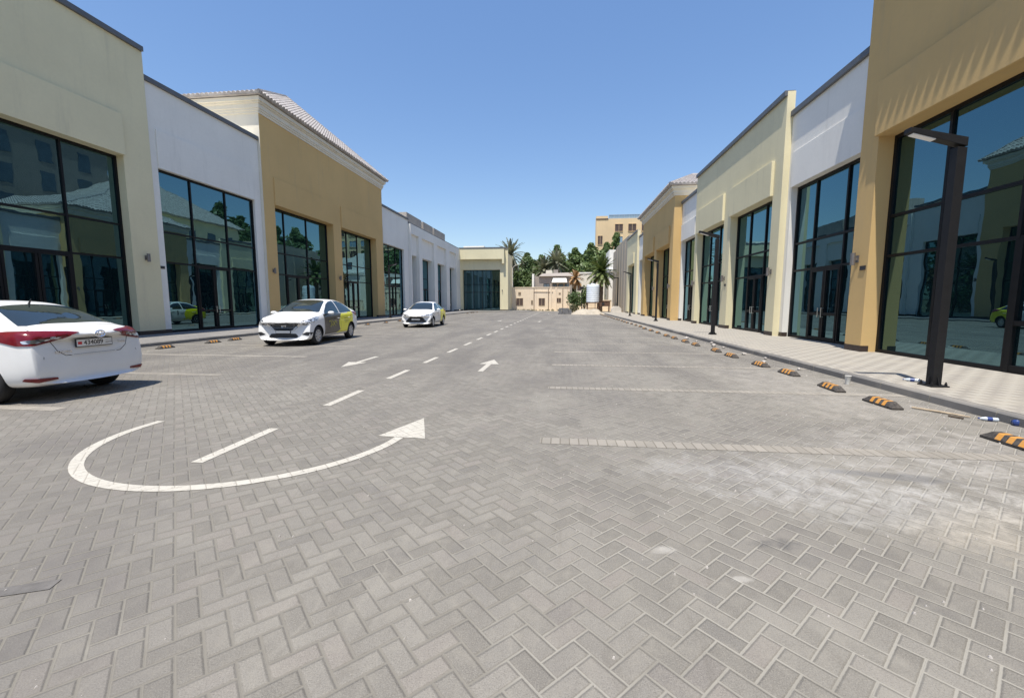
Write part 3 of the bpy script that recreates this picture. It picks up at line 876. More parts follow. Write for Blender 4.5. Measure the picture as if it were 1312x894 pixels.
for i, (x, y, zs, lab, flip) in enumerate([
        (6.17, 7.74, .985, 'dark square street lamp nearest on the right walkway before the ochre shop window', 0),
        (6.56, 19.4, 1.06, 'dark street lamp on the right walkway in front of the cream shop', 0),
        (7.05, 33.1, 1.12, 'dark street lamp on the right walkway before the far tile roofed ochre shop', 0),
        (7.07, 45.6, 1.1, 'farthest small dark street lamp on the right walkway, by the last white shop', 0),
        (-15.6, 37.4, 1.18, 'dark street lamp on the left walkway before the white shop past the ochre shop', 1)]):
    o = lamp if i == 0 else copy_tree(lamp)
    o.location = (x, y, KH); o.scale = (1, 1, zs)
    if flip: o.rotation_euler.z = pi
    tag(o, lab, 'street lamp', 'street lamps')

# ------------------------------------------------------------------ wheel stops
def make_stop():
    m = MB()
    L, w, h = .30, .085, .095
    prof = [(-w, 0), (w, 0), (w, .03), (.045, h), (-.045, h), (-w, .03)]
    n = len(prof)
    rings = []
    for y, k in ((-L, 0), (-L + .1, 1), (L - .1, 1), (L, 0)):
        rings.append([(px if k else px * .92, y, pz if k else min(pz, .028)) for px, pz in prof])
    for a, b in zip(rings, rings[1:]):
        for q in range(n): m.face([a[q], a[(q + 1) % n], b[(q + 1) % n], b[q]])
    m.face(rings[0]); m.face(rings[-1])
    return m.build('wheel_stop', M['stop'], merge=True, bevel=.006)
stop = make_stop()
first = True
ords = ['first', 'second', 'third', 'fourth', 'fifth', 'sixth', 'seventh', 'eighth', 'ninth', 'tenth', 'eleventh', 'twelfth', 'thirteenth', 'fourteenth', 'fifteenth']
RS = [4.92, 6.72, 7.88, 9.45, 10.63, 12.38, 13.67, 15.51, 16.77, 18.38, 19.64, 21.46, 23.21, 24.91]
y = 27.0
while y < 58: RS.append(y); y += 1.65
LS = [12.53, 14.44, 15.61, 24.2, 27.4, 30.3, 33.1, 58.0, 60.5, 62.2, 65.0]
for side, ys in ((1, RS), (-1, LS)):
    for i, y in enumerate(ys):
        o = stop if first else stop.copy()
        if not first: COL.objects.link(o)
        first = False
        x = 4.72 if side > 0 else -13.02
        if side > 0 and i >= 14: x = 4.85
        o.location = (x + random.uniform(-.05, .05), y, .002); o.rotation_euler = (0, 0, random.uniform(-.06, .06))
        if side > 0:
            if i == 0: lab = 'black and orange rubber wheel stop nearest on the right, beside the blue capped bottle'
            elif i < 14: lab = 'black and orange rubber wheel stop along the right kerb, %s counted from the bottle' % ords[i]
            else: lab = 'tiny dusty wheel stop in the far run along the right kerb beyond the second lamp'
        else:
            if i < 3: lab = 'dusty wheel stop by the left kerb before the taxi, %s from the white saloon' % ords[i]
            elif i < 7: lab = 'small wheel stop by the left kerb past the wrapped taxi, %s from the taxi' % ords[i - 3]
            else: lab = 'tiny wheel stop by the bend of the left kerb before the corner shop'
        tag(o, lab, 'wheel stop', 'rubber wheel stops')

# ------------------------------------------------------------------ litter by the right kerb
def bottle(loc, rz, label, s=1.0):
    root = empty('plastic_bottle', loc, rz); tag(root, label, 'bottle', 'litter by the right kerb')
    ax = lambda prof: [(r * s, h * s) for r, h in prof]
    m = MB(); m.lathe(ax([(0, -.12), (.028, -.12), (.033, -.11), (.033, -.06), (.030, -.055), (.033, -.05), (.033, .03), (.026, .07), (.013, .095), (.012, .11), (0, .11)]), 16, 0, (0, .034 * s), 'y')
    m.build('body', M['bottle_plastic'], root, smooth=True)
    m = MB(); m.lathe(ax([(.0342, -.045), (.0345, -.04), (.0345, .012), (.0342, .018)]), 16, 0, (0, .034 * s), 'y'); m.build('label_band', M['blue_label'], root, smooth=True)
    m = MB(); m.lathe(ax([(0, .108), (.015, .108), (.015, .126), (0, .126)]), 12, 0, (0, .034 * s), 'y'); m.build('cap', M['blue_label'], root)
bottle((5.42, 5.95, .002), 1.2, 'clear plastic bottle lying by the right kerb next to the nearest wheel stop', .75)
root = empty('drink_can', (5.575, 5.79, .002), -.5); tag(root, 'crushed blue drink can lying against the right kerb beside the clear bottle', 'can', 'litter by the right kerb')
m = MB(); m.lathe([(0, -.075), (.03, -.075), (.038, -.062), (.037, -.02), (.033, 0), (.037, .03), (.038, .062), (.03, .075), (0, .075)], 18, 0, (0, .038), 'y'); m.build('body', M['blue_label'], root, smooth=True)
m = MB(); m.lathe([(0, .0755), (.029, .0755), (.029, .079), (0, .079)], 18, 0, (0, .038), 'y'); m.build('lid', M['steel'], root)
m = MB(); m.lathe([(.0384, .01), (.0388, .02), (.0388, .035), (.0384, .045)], 18, 0, (0, .038), 'y'); m.build('white_band', M['paper'], root, smooth=True)
bottle((6.12, 8.12, KH + .002), 1.0, 'clear bottle lying on the right walkway at the foot of the nearest street lamp', .9)
root = empty('paper_cup', (5.28, 8.42, .002)); tag(root, 'white paper cup standing behind the third wheel stop by the right kerb', 'cup', 'litter by the right kerb')
m = MB(); m.lathe([(0, .0), (.035, .0), (.05, .15), (.053, .155), (.046, .15), (.032, .01), (0, .01)], 20); m.build('body', M['paper'], root, smooth=True, sharp=40)
m = MB(); a, b = Vector((4.98, 6.55, .018)), Vector((5.3, 6.05, .02)); m.tube([a, a.lerp(b, .5) + Vector((.01, .01, .0)), b], [.012, .016, .01], 6)
tag(m.build('stick', M['wood']), 'pale dry stick lying on the pavers between the first two right wheel stops', 'stick', 'litter by the right kerb')
m = MB(); a, b = Vector((5.1, 6.12, .014)), Vector((5.18, 6.0, .012)); m.tube([a, b], [.012, .014], 6)
tag(m.build('twig', M['bark']), 'short dark twig on the pavers between the bottle and the pale stick', 'twig', 'litter by the right kerb')
rk = random.Random(3)
def rock_mesh(s, mat='rock'):
    bm = bmesh.new(); bmesh.ops.create_icosphere(bm, subdivisions=1, radius=s)
    for v in bm.verts:
        v.co *= rk.uniform(.7, 1.25); v.co.z *= .55
    mn = min(v.co.z for v in bm.verts)
    for v in bm.verts: v.co.z -= mn
    me = bpy.data.meshes.new('rubble_lump'); bm.to_mesh(me); bm.free(); me.materials.append(M[mat])
    o = bpy.data.objects.new('rubble_lump', me); COL.objects.link(o); return o
for i, (x, y, s) in enumerate([(5.25, 12.9, .07), (5.3, 14.6, .06), (5.2, 15.2, .1), (5.4, 16.0, .08), (5.15, 18.2, .09), (5.35, 19.0, .06), (5.05, 11.2, .06), (5.3, 10.1, .05), (5.4, 11.9, .05), (5.2, 17.1, .06)]):
    o = rock_mesh(s, 'rock'); o.location = (x, y, .001)
    tag(o, 'small grey lump of broken paver lying along the foot of the right kerb', 'rubble', 'rubble along the right kerb')
m = MB()
rr = random.Random(11)
for k in range(520):
    zone = rr.random()
    if zone < .55: x, y = rr.uniform(4.2, 5.5), rr.uniform(4, 40)
    elif zone < .8: x, y = rr.uniform(-.5, 4.5), rr.uniform(2.0, 7)
    else: x, y = rr.uniform(-4, 3), rr.uniform(1.2, 5)
    s = rr.uniform(.003, .011) * (1.8 if zone < .55 else 1)
    p = [(x + s * rr.uniform(.6, 1.2) * cos(a + .4), y + s * rr.uniform(.6, 1.2) * sin(a + .4)) for a in (0, 1.57, 3.14, 4.71)]
    q = [(x + (a - x) * .5, y + (b - y) * .5) for a, b in p]
    m.hull8([(*c, .0005) for c in p] + [(*c, s * .9) for c in q])
tag(m.build('grit', M['rock']), kind='stuff')

# ------------------------------------------------------------------ cars
def interp(tab, x):
    tab = sorted(tab)
    if x <= tab[0][0]: return tab[0][1]
    for (a, u), (b, v) in zip(tab, tab[1:]):
        if x <= b: return u + (v - u) * (x - a) / (b - a)
    return tab[-1][1]

def grid_poly(poly, step):
    """2D polygon -> triangulated bmesh with edges no longer than step"""
    bm = bmesh.new()
    dense = []
    for (a, b), (c, d) in zip(poly, poly[1:] + poly[:1]):
        n = max(1, int(sqrt((c - a) ** 2 + (d - b) ** 2) / step))
        for k in range(n): dense.append((a + (c - a) * k / n, b + (d - b) * k / n))
    vs = [bm.verts.new((x, y, 0)) for x, y in dense]
    f = bm.faces.new(vs)
    bmesh.ops.triangulate(bm, faces=[f])
    for _ in range(6):
        lng = [e for e in bm.edges if e.calc_length() > step * 1.5]
        if not lng: break
        bmesh.ops.subdivide_edges(bm, edges=lng, cuts=1)
        bmesh.ops.triangulate(bm, faces=bm.faces)
    return bm

def arc_round(poly, r, n=3):
    """round the corners of a 2D polygon"""
    out = []
    N = len(poly)
    for k in range(N):
        p0, p, p1 = Vector(poly[k - 1]), Vector(poly[k]), Vector(poly[(k + 1) % N])
        a = p + (p0 - p).normalized() * min(r, (p0 - p).length * .45)
        b = p + (p1 - p).normalized() * min(r, (p1 - p).length * .45)
        for q in range(n + 1):
            t = q / n
            out.append(tuple(a * (1 - t) ** 2 + p * 2 * t * (1 - t) + b * t * t))
    return out

class Car:
    def __init__(self, name, label, S, paint, group):
        self.root = empty(name)
        tag(self.root, label, 'car', group)
        self.S = S
        self.paint = paint
        self.make_body()
    def make_body(self):
        S = self.S
        xs = S['xs']
        m = MB()
        rings = []
        for x in xs:
            w = interp(S['w'], x); zl = interp(S['zl'], x); zb = interp(S['zb'], x); zt = interp(S['zt'], x); wr = interp(S['wr'], x)
            zt = max(zt, zb + .012)
            half = [(0, zl), (.78 * w, zl), (.94 * w, zl + .04), (.985 * w, zl + .16), (1.0 * w, zl + .30), (.995 * w, (zl + .3 + zb) / 2 + .05), (.985 * w, zb - .07), (.955 * w, zb),
                    ((.955 * w + wr) / 2 + .012, (zb + zt - .06) / 2 + .01), (wr, max(zt - .065, zb + .004)), (.80 * wr, zt - .02), (.42 * wr, zt - .002), (0, zt)]
            ring = []
            for yy, zz in half:
                xx = x
                fx = S['front']; rx = S['rear']
                # plan curvature of nose and tail, and rake of their faces
                e = max(0, (x - (fx - .55)) / .55); e2 = max(0, ((rx + .45) - x) / .45)
                xx -= e * S['fcurve'] * (abs(yy) / .85) ** 2.4
                xx += e2 * S['rcurve'] * (abs(yy) / .85) ** 2.6
                if zz > .5: xx -= e * (zz - .5) * S['frake']
                if zz < .34: xx -= e * (.34 - zz) * .35
                if zz > .74: xx += e2 * (zz - .74) * S['rrake']
                if zz < .4: xx += e2 * (.4 - zz) * .45
                ring.append((xx, yy, zz))
            rings.append(ring)
        n = len(rings[0])
        full = [r + [(x, -y, z) for x, y, z in r[-2:0:-1]] for r in rings]
        N = len(full[0])
        for a, b in zip(full, full[1:]):
            for k in range(N): m.face([a[k], a[(k + 1) % N], b[(k + 1) % N], b[k]])
        for r in (full[0], full[-1]):
            for k in range(n - 1):
                a, b = r[k], r[k + 1]; c, d = r[(N - k - 1) % N], r[(N - k) % N]
                if k == 0: m.face([a, b, c])
                elif k == n - 2: m.face([a, b, d])
                else: m.face([a, b, c, d])
        o = m.build('body', [self.paint, M['black_plastic']], self.root, merge=True)
        s = o.modifiers.new('s', 'SUBSURF'); s.levels = 2; s.render_levels = 2
        cutters = []
        for ax in (S['xf'], S['xr']):
            for sg in (-1, 1):
                c = MB(); y0, y1 = sg * .45, sg * 1.1
                c.cyl((ax, min(y0, y1), S['r'] - .0), (ax, max(y0, y1), S['r']), S['r'] + S.get('gap', .055), n=40, mat=1)
                co = c.build('cut', [self.paint, M['black_plastic']], self.root)
                b = o.modifiers.new('b', 'BOOLEAN'); b.operation = 'DIFFERENCE'; b.object = co; b.solver = 'EXACT'
                cutters.append(co)
        dg = bpy.context.evaluated_depsgraph_get(); dg.update()
        me = bpy.data.meshes.new_from_object(o.evaluated_get(dg))
        o.modifiers.clear()
        old = o.data; o.data = me; bpy.data.meshes.remove(old)
        me.name = 'body'
        for c in cutters: bpy.data.objects.remove(c)
        me.polygons.foreach_set('use_smooth', [True] * len(me.polygons))
        try: me.set_sharp_from_angle(angle=radians(38))
        except Exception: pass
        self.body = o
        bm = bmesh.new(); bm.from_mesh(me)
        self.bvh = BVHTree.FromBMesh(bm); bm.free()
    def hit(self, org, d):
        r = self.bvh.ray_cast(Vector(org), Vector(d).normalized())
        if r[0] is None:
            r = self.bvh.find_nearest(Vector(org) + Vector(d).normalized() * 1.2)
        return r[0], r[1]
    def frame(self, mode, sg=1):
        """ray for 2D coordinates (a, b) of a view"""
        if mode == 'side': return lambda a, b: ((a, sg * 2.0, b), (0, -sg, 0))
        if mode == 'top': return lambda a, b: ((a, b, 3.0), (0, 0, -1))
        if mode == 'front': return lambda a, b: ((3.5, a, b), (-1, 0, 0))
        if mode == 'rear': return lambda a, b: ((-3.5, a, b), (1, 0, 0))
        if mode == 'fcorner':   # diagonal: a along the corner's tangent, b = z
            d = Vector((-1, -sg * .55, 0)).normalized(); tn = Vector((-.55, sg * 1.0, 0)).normalized()
            c = Vector((self.S['front'] - .25, sg * .68, 0))
            return lambda a, b: (tuple(c - d * 1.5 + tn * a + Vector((0, 0, b))), tuple(d))
        if mode == 'rcorner':
            d = Vector((1, -sg * .6, 0)).normalized(); tn = Vector((.6, sg * 1.0, 0)).normalized()
            c = Vector((self.S['rear'] + .2, sg * .66, 0))
            return lambda a, b: (tuple(c - d * 1.5 + tn * a + Vector((0, 0, b))), tuple(d))
        if mode == 'screen':   # sloping ray for the windscreen: a = y, b = z
            return lambda a, b: ((3.2, a, b + .6), (-1, 0, -.27))
        if mode == 'back':
            return lambda a, b: ((-3.4, a, b + .8), (1, 0, -.42))
    def patch(self, name, poly, mode, mat, sg=1, off=.004, step=.05, parent=None, rnd=0.0, thick=.0):
        if rnd: poly = arc_round(poly, rnd)
        bm = grid_poly(list(poly), step)
        fr = self.frame(mode, sg)
        for v in bm.verts:
            org, d = fr(v.co.x, v.co.y)
            p, nrm = self.hit(org, d)
            if nrm.dot(Vector(d)) > 0: nrm = -nrm
            v.co = p + nrm * off
        bmesh.ops.recalc_face_normals(bm, faces=bm.faces)
        # face outwards
        f = max(bm.faces, key=lambda q: q.calc_area()); org, d = fr(*poly[0])
        if f.normal.dot(Vector(d)) > 0: bmesh.ops.reverse_faces(bm, faces=bm.faces)
        r = bmesh.ops.extrude_face_region(bm, geom=list(bm.edges) if False else [e for e in bm.edges if e.is_boundary])
        dv = Vector(fr(*poly[0])[1]).normalized()
        for g in r['geom']:
            if isinstance(g, bmesh.types.BMVert): g.co += dv * (off + .012)
        me = bpy.data.meshes.new(name); bm.to_mesh(me); bm.free()
        me.materials.append(M[mat] if isinstance(mat, str) else mat)
        me.polygons.foreach_set('use_smooth', [True] * len(me.polygons))
        try: me.set_sharp_from_angle(angle=radians(50))
        except Exception: pass
        o = bpy.data.objects.new(name, me); COL.objects.link(o); o.parent = parent or self.root
        return o
    def strip(self, pts, w, mode, sg=1, mat='black_plastic', name='panel_gap', off=.0015, parent=None):
        m = MB(); fr = self.frame(mode, sg)
        dense = []
        for a, b in zip(pts, pts[1:]):
            n = max(1, int((Vector(b) - Vector(a)).length / .05))
            dense += [Vector(a).lerp(Vector(b), k / n) for k in range(n)]
        dense.append(Vector(pts[-1]))
        prev = None
        for i, q in enumerate(dense):
            t = (dense[min(i + 1, len(dense) - 1)] - dense[max(i - 1, 0)]).normalized(); nn = Vector((-t.y, t.x)) * w / 2
            row = []
            for s in (-1, 1):
                org, d = fr(*(q + nn * s)); p, nr = self.hit(org, d)
                if nr.dot(Vector(d)) > 0: nr = -nr
                row.append(p + nr * off)
            if prev: m.face([prev[0], prev[1], row[1], row[0]])
            prev = row
        return m.build(name, M[mat], parent or self.body, recalc=False)
    def wheels(self):
        S = self.S; r = S['r']
        for ax in (S['xf'], S['xr']):
            for sg in (-1, 1):
                wl = empty('wheel', (ax, sg * (S['track'] / 2), r)); wl.parent = self.root
                m = MB(); w = .095
                prof = [(r * .64, -w * .9), (r * .80, -w), (r * .95, -w * .85), (r, -w * .55), (r, w * .55), (r * .95, w * .85), (r * .80, w), (r * .64, w * .9)]
                m.lathe(prof, 40, 0, (0, 0), 'y'); m.lathe([(r * .64, -w * .9), (0.001, -w * .9)], 40, 0, (0, 0), 'y')
                m.build('tyre', M['rubber'], wl, smooth=True, sharp=50)
                m = MB()
                # spoked wheel cover on the outer side
                o = sg * w
                R = r * .66
                m.lathe([(R, o * .80), (R * .98, o * .96), (R * .88, o * .92), (R * .86, o * .70)], 40, 0, (0, 0), 'y')
                m.lathe([(R * .86, o * .55), (0.001, o * .55)], 40, 1, (0, 0), 'y')
                ns = S.get('spokes', 7)
                for k in range(ns):
                    a = 2 * pi * k / ns + .2
                    ca, sa = cos(a), sin(a)
                    def pp(rad, tw, dy): return (rad * ca - tw * sa, o * dy, rad * sa + tw * ca)
                    ti, to = R * .10, R * .19
                    m.hull8([pp(R * .12, -ti, .6), pp(R * .9, -to, .6), pp(R * .9, to, .6), pp(R * .12, ti, .6), pp(R * .12, -ti, .90), pp(R * .9, -to, .86), pp(R * .9, to, .86), pp(R * .12, ti, .90)])
                m.lathe([(R * .24, o * .6), (R * .24, o * .93), (R * .15, o * 1.0), (0.001, o * 1.0)], 24, 0, (0, 0), 'y')
                m.build('rim', [M['alloy'], M['black_plastic']], wl, smooth=True, sharp=35)
    def mirror(self, x, y, z):
        for sg in (-1, 1):
            bm = bmesh.new(); bmesh.ops.create_uvsphere(bm, u_segments=16, v_segments=10, radius=1)
            for v in bm.verts:
                c = v.co
                k = .75 if c.x < 0 else 1.0
                c.x = max(c.x, -.45) * .08; c.y *= .105; c.z = max(-.8, min(.85, c.z)) * .068
            for v in bm.verts: v.co += Vector((x, sg * (y + .12), z))
            me = bpy.data.meshes.new('wing_mirror'); bm.to_mesh(me); bm.free(); me.materials.append(M['paint_plain'])
            me.polygons.foreach_set('use_smooth', [True] * len(me.polygons))
            o = bpy.data.objects.new('wing_mirror', me); COL.objects.link(o); o.parent = self.root
            m = MB(); m.hull8([(x - .03, sg * (y - .06), z - .07), (x + .05, sg * (y - .06), z - .07), (x + .04, sg * (y + .06), z - .045), (x - .02, sg * (y + .06), z - .045),
                              (x - .03, sg * (y - .06), z - .03), (x + .05, sg * (y - .06), z - .03), (x + .04, sg * (y + .06), z - .02), (x - .02, sg * (y + .06), z - .02)])
            m.build('bracket', M['black_plastic'], o)
    def text(self, name, s, loc, rot, size, mat, parent, ext=.002, sx=1.0):
        cu = bpy.data.curves.new(name, 'FONT'); cu.body = s; cu.size = size; cu.align_x = 'CENTER'; cu.align_y = 'CENTER'; cu.extrude = ext
        t = bpy.data.objects.new(name, cu); COL.objects.link(t)
        dg = bpy.context.evaluated_depsgraph_get(); dg.update()
        me = bpy.data.meshes.new_from_object(t.evaluated_get(dg))
        bpy.data.objects.remove(t)
        me.materials.clear(); me.materials.append(M[mat])
        me.transform(Matrix.Translation(loc) @ rot.to_4x4() @ Matrix.Diagonal((sx, 1, 1, 1)))
        o = bpy.data.objects.new(name, me); COL.objects.link(o); o.parent = parent
        return o
    def number_plate(self, front, z, w, h, text=None, tilt=0.0, red=True):
        md = 'front' if front else 'rear'
        p, nr = self.hit(*self.frame(md)(0, z))
        sgn = 1 if front else -1
        x = p.x + sgn * .03
        m = MB(); m.box(x - .01, x + .01, -w / 2, w / 2, z - h / 2, z + h / 2)
        rim = m.build('number_plate', M['ink'], self.root, bevel=.004)
        m = MB(); xx = x + sgn * .0105; m.box(min(xx, xx + sgn * .003), max(xx, xx + sgn * .003), -w / 2 + .012, w / 2 - .012, z - h / 2 + .012, z + h / 2 - .012)
        m.build('plate_face', M['plate'], rim)
        R = Matrix(((0, 0, sgn), (sgn, 0, 0), (0, 1, 0)))
        xt = xx + sgn * .0045
        if text:
            self.text('plate_number', text, (xt, sgn * -.02 * 1, z - .002), R, h * .80, 'ink', rim, sx=.95)
            yy = -sgn * w * .40
            m = MB(); m.box(min(xt, xt + .001), max(xt, xt + .001), yy - .028, yy + .028, z - .02, z + .02); m.build('plate_emblem', M['flag_red'], rim)
            yy = sgn * w * .385
            m = MB()
            m.box(min(xt, xt + .001), max(xt, xt + .001), yy - .05, yy + .05, z - .02, z - .01); m.box(min(xt, xt + .001), max(xt, xt + .001), yy - .05, yy + .05, z + .014, z + .018)
            m.build('plate_mark', M['ink'], rim)
    def emblem(self, front, z, ring, dy=.0):
        p, nr = self.hit(*self.frame('front' if front else 'rear')(0, z))
        sgn = 1 if front else -1
        m = MB(); x = p.x + sgn * .012
        def torus(ry, rz, cz, tr, n=24, rot=0):
            pts = []
            for k in range(n + 1):
                a = 2 * pi * k / n
                pts.append((x, ry * cos(a), z + cz + rz * sin(a)))
            m.tube(pts, tr, 6)
        torus(ring[0], ring[1], 0, .011)
        if len(ring) > 2:
            torus(ring[0] * .42, ring[1] * .92, 0, .008); torus(ring[0] * .86, ring[1] * .42, ring[1] * .42, .008)
        else:
            m.box(x - .008, x + .012, -ring[0] * 1.25, ring[0] * 1.25, z - .014, z + .014)
        m.build('emblem', M['chrome'], self.root, smooth=True, sharp=50)
    def handles(self, xs, z):
        for sg in (-1, 1):
            for x in xs:
                p, nr = self.hit((x, sg * 2, z), (0, -sg, 0))
                m = MB(); yy = p.y + sg * .018
                m.box(x - .085, x + .085, min(yy - .008, yy + .008), max(yy - .008, yy + .008), z - .012, z + .012)
                for q in (-.08, .08): m.box(x + q - .014, x + q + .014, min(p.y, yy), max(p.y, yy), z - .011, z + .011)
                m.build('door_handle', M['paint_plain'], self.root, bevel=.006)

def spec(**kw):
    front, rear = kw['front'], kw['rear']
    return kw

# --- saloon A shape (two of them): rounded hatch-backed saloon
SA = dict(front=2.2, rear=-2.225, fcurve=.36, rcurve=.26, frake=.32, rrake=.42, r=.305, xf=1.335, xr=-1.215, track=1.50, spokes=9,
          xs=[2.2, 2.12, 2.0, 1.84, 1.62, 1.35, 1.08, .92, .62, .3, .02, -.3, -.62, -.92, -1.18, -1.42, -1.64, -1.82, -1.98, -2.1, -2.18, -2.225],
          w=[(2.2, .80), (2.0, .83), (1.6, .855), (1.2, .865), (0, .868), (-1.4, .868), (-1.8, .855), (-2.1, .82), (-2.225, .78)],
          zl=[(2.2, .21), (1.9, .18), (1.3, .2), (-1.2, .2), (-1.8, .22), (-2.225, .27)],
          zb=[(2.2, .60), (2.12, .66), (1.84, .76), (1.35, .85), (1.08, .89), (.6, .92), (-.6, .955), (-1.4, .985), (-1.8, 1.0), (-2.1, .98), (-2.18, .955), (-2.225, .90)],
          zt=[(2.2, .64), (2.12, .71), (2.0, .785), (1.84, .845), (1.62, .90), (1.35, .955), (1.08, 1.0), (.92, 1.06), (.62, 1.225), (.3, 1.365), (.02, 1.435), (-.3, 1.47), (-.62, 1.465), (-.92, 1.425), (-1.18, 1.345), (-1.42, 1.235), (-1.64, 1.135), (-1.82, 1.09), (-1.98, 1.085), (-2.1, 1.075), (-2.18, 1.02), (-2.225, .95)],
          wr=[(2.2, .55), (2.12, .62), (1.84, .70), (1.35, .74), (1.08, .745), (.92, .735), (.62, .68), (.3, .62), (.02, .59), (-.6, .575), (-1.18, .595), (-1.42, .63), (-1.64, .67), (-1.82, .70), (-2.1, .67), (-2.225, .6)])

def side_glass(car, front_poly, rear_poly, quarter=None):
    for sg in (-1, 1):
        car.patch('side_window', front_poly, 'side', 'car_glass', sg, rnd=.035)
        car.patch('side_window', rear_poly, 'side', 'car_glass', sg, rnd=.035)

def saloon_a(name, label, paint, plate, group):
    c = Car(name, label, SA, paint, group)
    # glasshouse
    c.patch('windscreen', [(1.0, -.66), (.94, -.70), (.24, -.53), (.13, -.45), (.09, 0), (.13, .45), (.24, .53), (.94, .70), (1.0, .66), (1.06, 0)], 'top', 'car_glass', step=.06)
    c.patch('rear_window', [(-1.02, -.46), (-1.10, -.51), (-1.60, -.64), (-1.66, -.58), (-1.70, 0), (-1.66, .58), (-1.60, .64), (-1.10, .51), (-1.02, .46), (-.98, 0)], 'top', 'car_glass', step=.06)
    for sg in (-1, 1):
        c.patch('side_window', [(.80, .955), (.70, 1.06), (.30, 1.28), (.05, 1.365), (-.22, 1.39), (-.26, .985)], 'side', 'car_glass', sg, rnd=.03)
        c.patch('side_window', [(-.33, .99), (-.29, 1.39), (-.6, 1.38), (-.95, 1.31), (-1.2, 1.19), (-1.40, 1.05), (-1.38, 1.015)], 'side', 'car_glass', sg, rnd=.03)
        c.strip([(.93, .36), (.97, .6), (.94, .88), (.78, .94)], .008, 'side', sg)
        c.strip([(-.285, .97), (-.31, .6), (-.29, .33)], .008, 'side', sg)
        c.strip([(-1.30, 1.0), (-1.14, .76), (-.93, .58), (-.86, .34)], .008, 'side', sg)
        c.strip([(.93, .335), (-.86, .325)], .012, 'side', sg)
        # lamps
        c.patch('headlight', [(-.36, .66), (-.12, .645), (.14, .665), (.40, .745), (.58, .84), (.44, .835), (.14, .775), (-.16, .725), (-.36, .705)], 'fcorner', 'clear_lens', sg, rnd=.02, off=.006)
        # tail light: wide red blade running into the boot lid
        tl = c.patch('tail_light', [(-.38, .99), (-.28, .955), (-.10, .88), (.10, .83), (.26, .832), (.40, .89), (.50, .955), (.50, 1.005), (.30, 1.025), (-.02, 1.022), (-.26, 1.008)], 'rcorner', 'red_lens', sg, rnd=.02, off=.012, step=.025)
        c.patch('reversing_lens', [(-.18, .945), (-.06, .90), (.08, .858), (.20, .858), (.22, .895), (.06, .92)], 'rcorner', 'clear_lens', sg, rnd=.015, off=.017, step=.025, parent=tl)
        c.patch('reflector', [(-.10, .335), (.10, .318), (.24, .345), (.22, .38), (.05, .375), (-.09, .365)], 'rcorner', 'red_lens', sg, rnd=.012, off=.014, step=.02)
        c.patch('bumper_vent', [(.02, .33), (.26, .31), (.30, .44), (.22, .56), (.15, .47)], 'fcorner', 'black_plastic', sg, rnd=.03, off=.005)
    # front mouth
    c.patch('grille', [(-.34, .60), (-.22, .665), (-.1, .645), (.1, .645), (.22, .665), (.34, .60), (.58, .36), (.55, .30), (-.55, .30), (-.58, .36)], 'front', 'black_plastic', rnd=.03, off=.006)
    c.patch('splitter', [(-.60, .265), (-.5, .285), (.5, .285), (.60, .265), (.56, .235), (-.56, .235)], 'front', 'paint_plain', rnd=.02, off=.012)
    c.patch('chin_panel', [(-.62, .232), (.62, .232), (.62, .205), (-.62, .205)], 'front', 'black_plastic', off=.008)
    # boot lid seam, bumper seam
    c.strip([(-.60, 1.0), (-.57, .90), (-.50, .74), (-.40, .66), (.40, .66), (.50, .74), (.57, .90), (.60, 1.0)], .009, 'rear', 1)
    c.strip([(-1.74, -.66), (-1.9, -.70), (-2.05, -.66)], .008, 'top', 1); c.strip([(-1.74, .66), (-1.9, .70), (-2.05, .66)], .008, 'top', 1)
    c.strip([(2.02, -.58), (1.6, -.70), (1.06, -.72)], .008, 'top', 1); c.strip([(2.02, .58), (1.6, .70), (1.06, .72)], .008, 'top', 1)
    c.strip([(-.42, .70), (-.30, .655), (.30, .655), (.42, .70)], .012, 'rear', 1, 'paint_plain', 'lid_crease', .01, c.root)
    c.wheels(); c.mirror(.66, .86, 1.0); c.handles((-.13, -1.02), .83 if False else .80)
    c.emblem(True, .70, (.062, .042, 1)); c.emblem(False, .955, (.07, .048, 1))
    c.number_plate(True, .47, .50, .11, plate if False else None)
    c.number_plate(False, .825, .54, .125, plate)
    # antenna
    p, _ = c.hit((-.95, 0, 3), (0, 0, -1))
    m = MB(); m.cyl(p + Vector((0, 0, -.01)), p + Vector((-.05, 0, .075)), .016, .006, 8); m.build('antenna', M['black_plastic'], c.root, smooth=True, sharp=40)
    return c
ca = saloon_a('parked_car', 'plain white saloon with red tail lights parked nose in at the left edge', M['paint_plain'], '434089', 'white cars on the left side')
R_rear = Matrix(((0, 0, -1), (-1, 0, 0), (0, 1, 0)))
for s, yy, sz in (('TOYOTA', .43, .055), ('YARIS', -.44, .05)):
    p, nr = ca.hit(*ca.frame('rear')(yy, .715 if yy > 0 else .80))
    ca.text('badge_lettering', s, (p.x - .006, yy, p.z), R_rear, sz, 'chrome', ca.root, .004)
ca.root.location = (-9.68, 6.0, 0); ca.root.rotation_euler = (0, 0, pi + .03); ca.root.scale = (1.04, 1.04, 1.05)
cb = saloon_a('taxi', 'small far taxi with a white front and yellow rear doors, third car along the left', M['paint_wrap_yellow'], None, 'white cars on the left side')
cb.root.location = (-8.83, 26.8, 0); cb.root.rotation_euler = (0, 0, -pi / 2 + .055); cb.root.scale = (1.09, 1.09, 1.07)

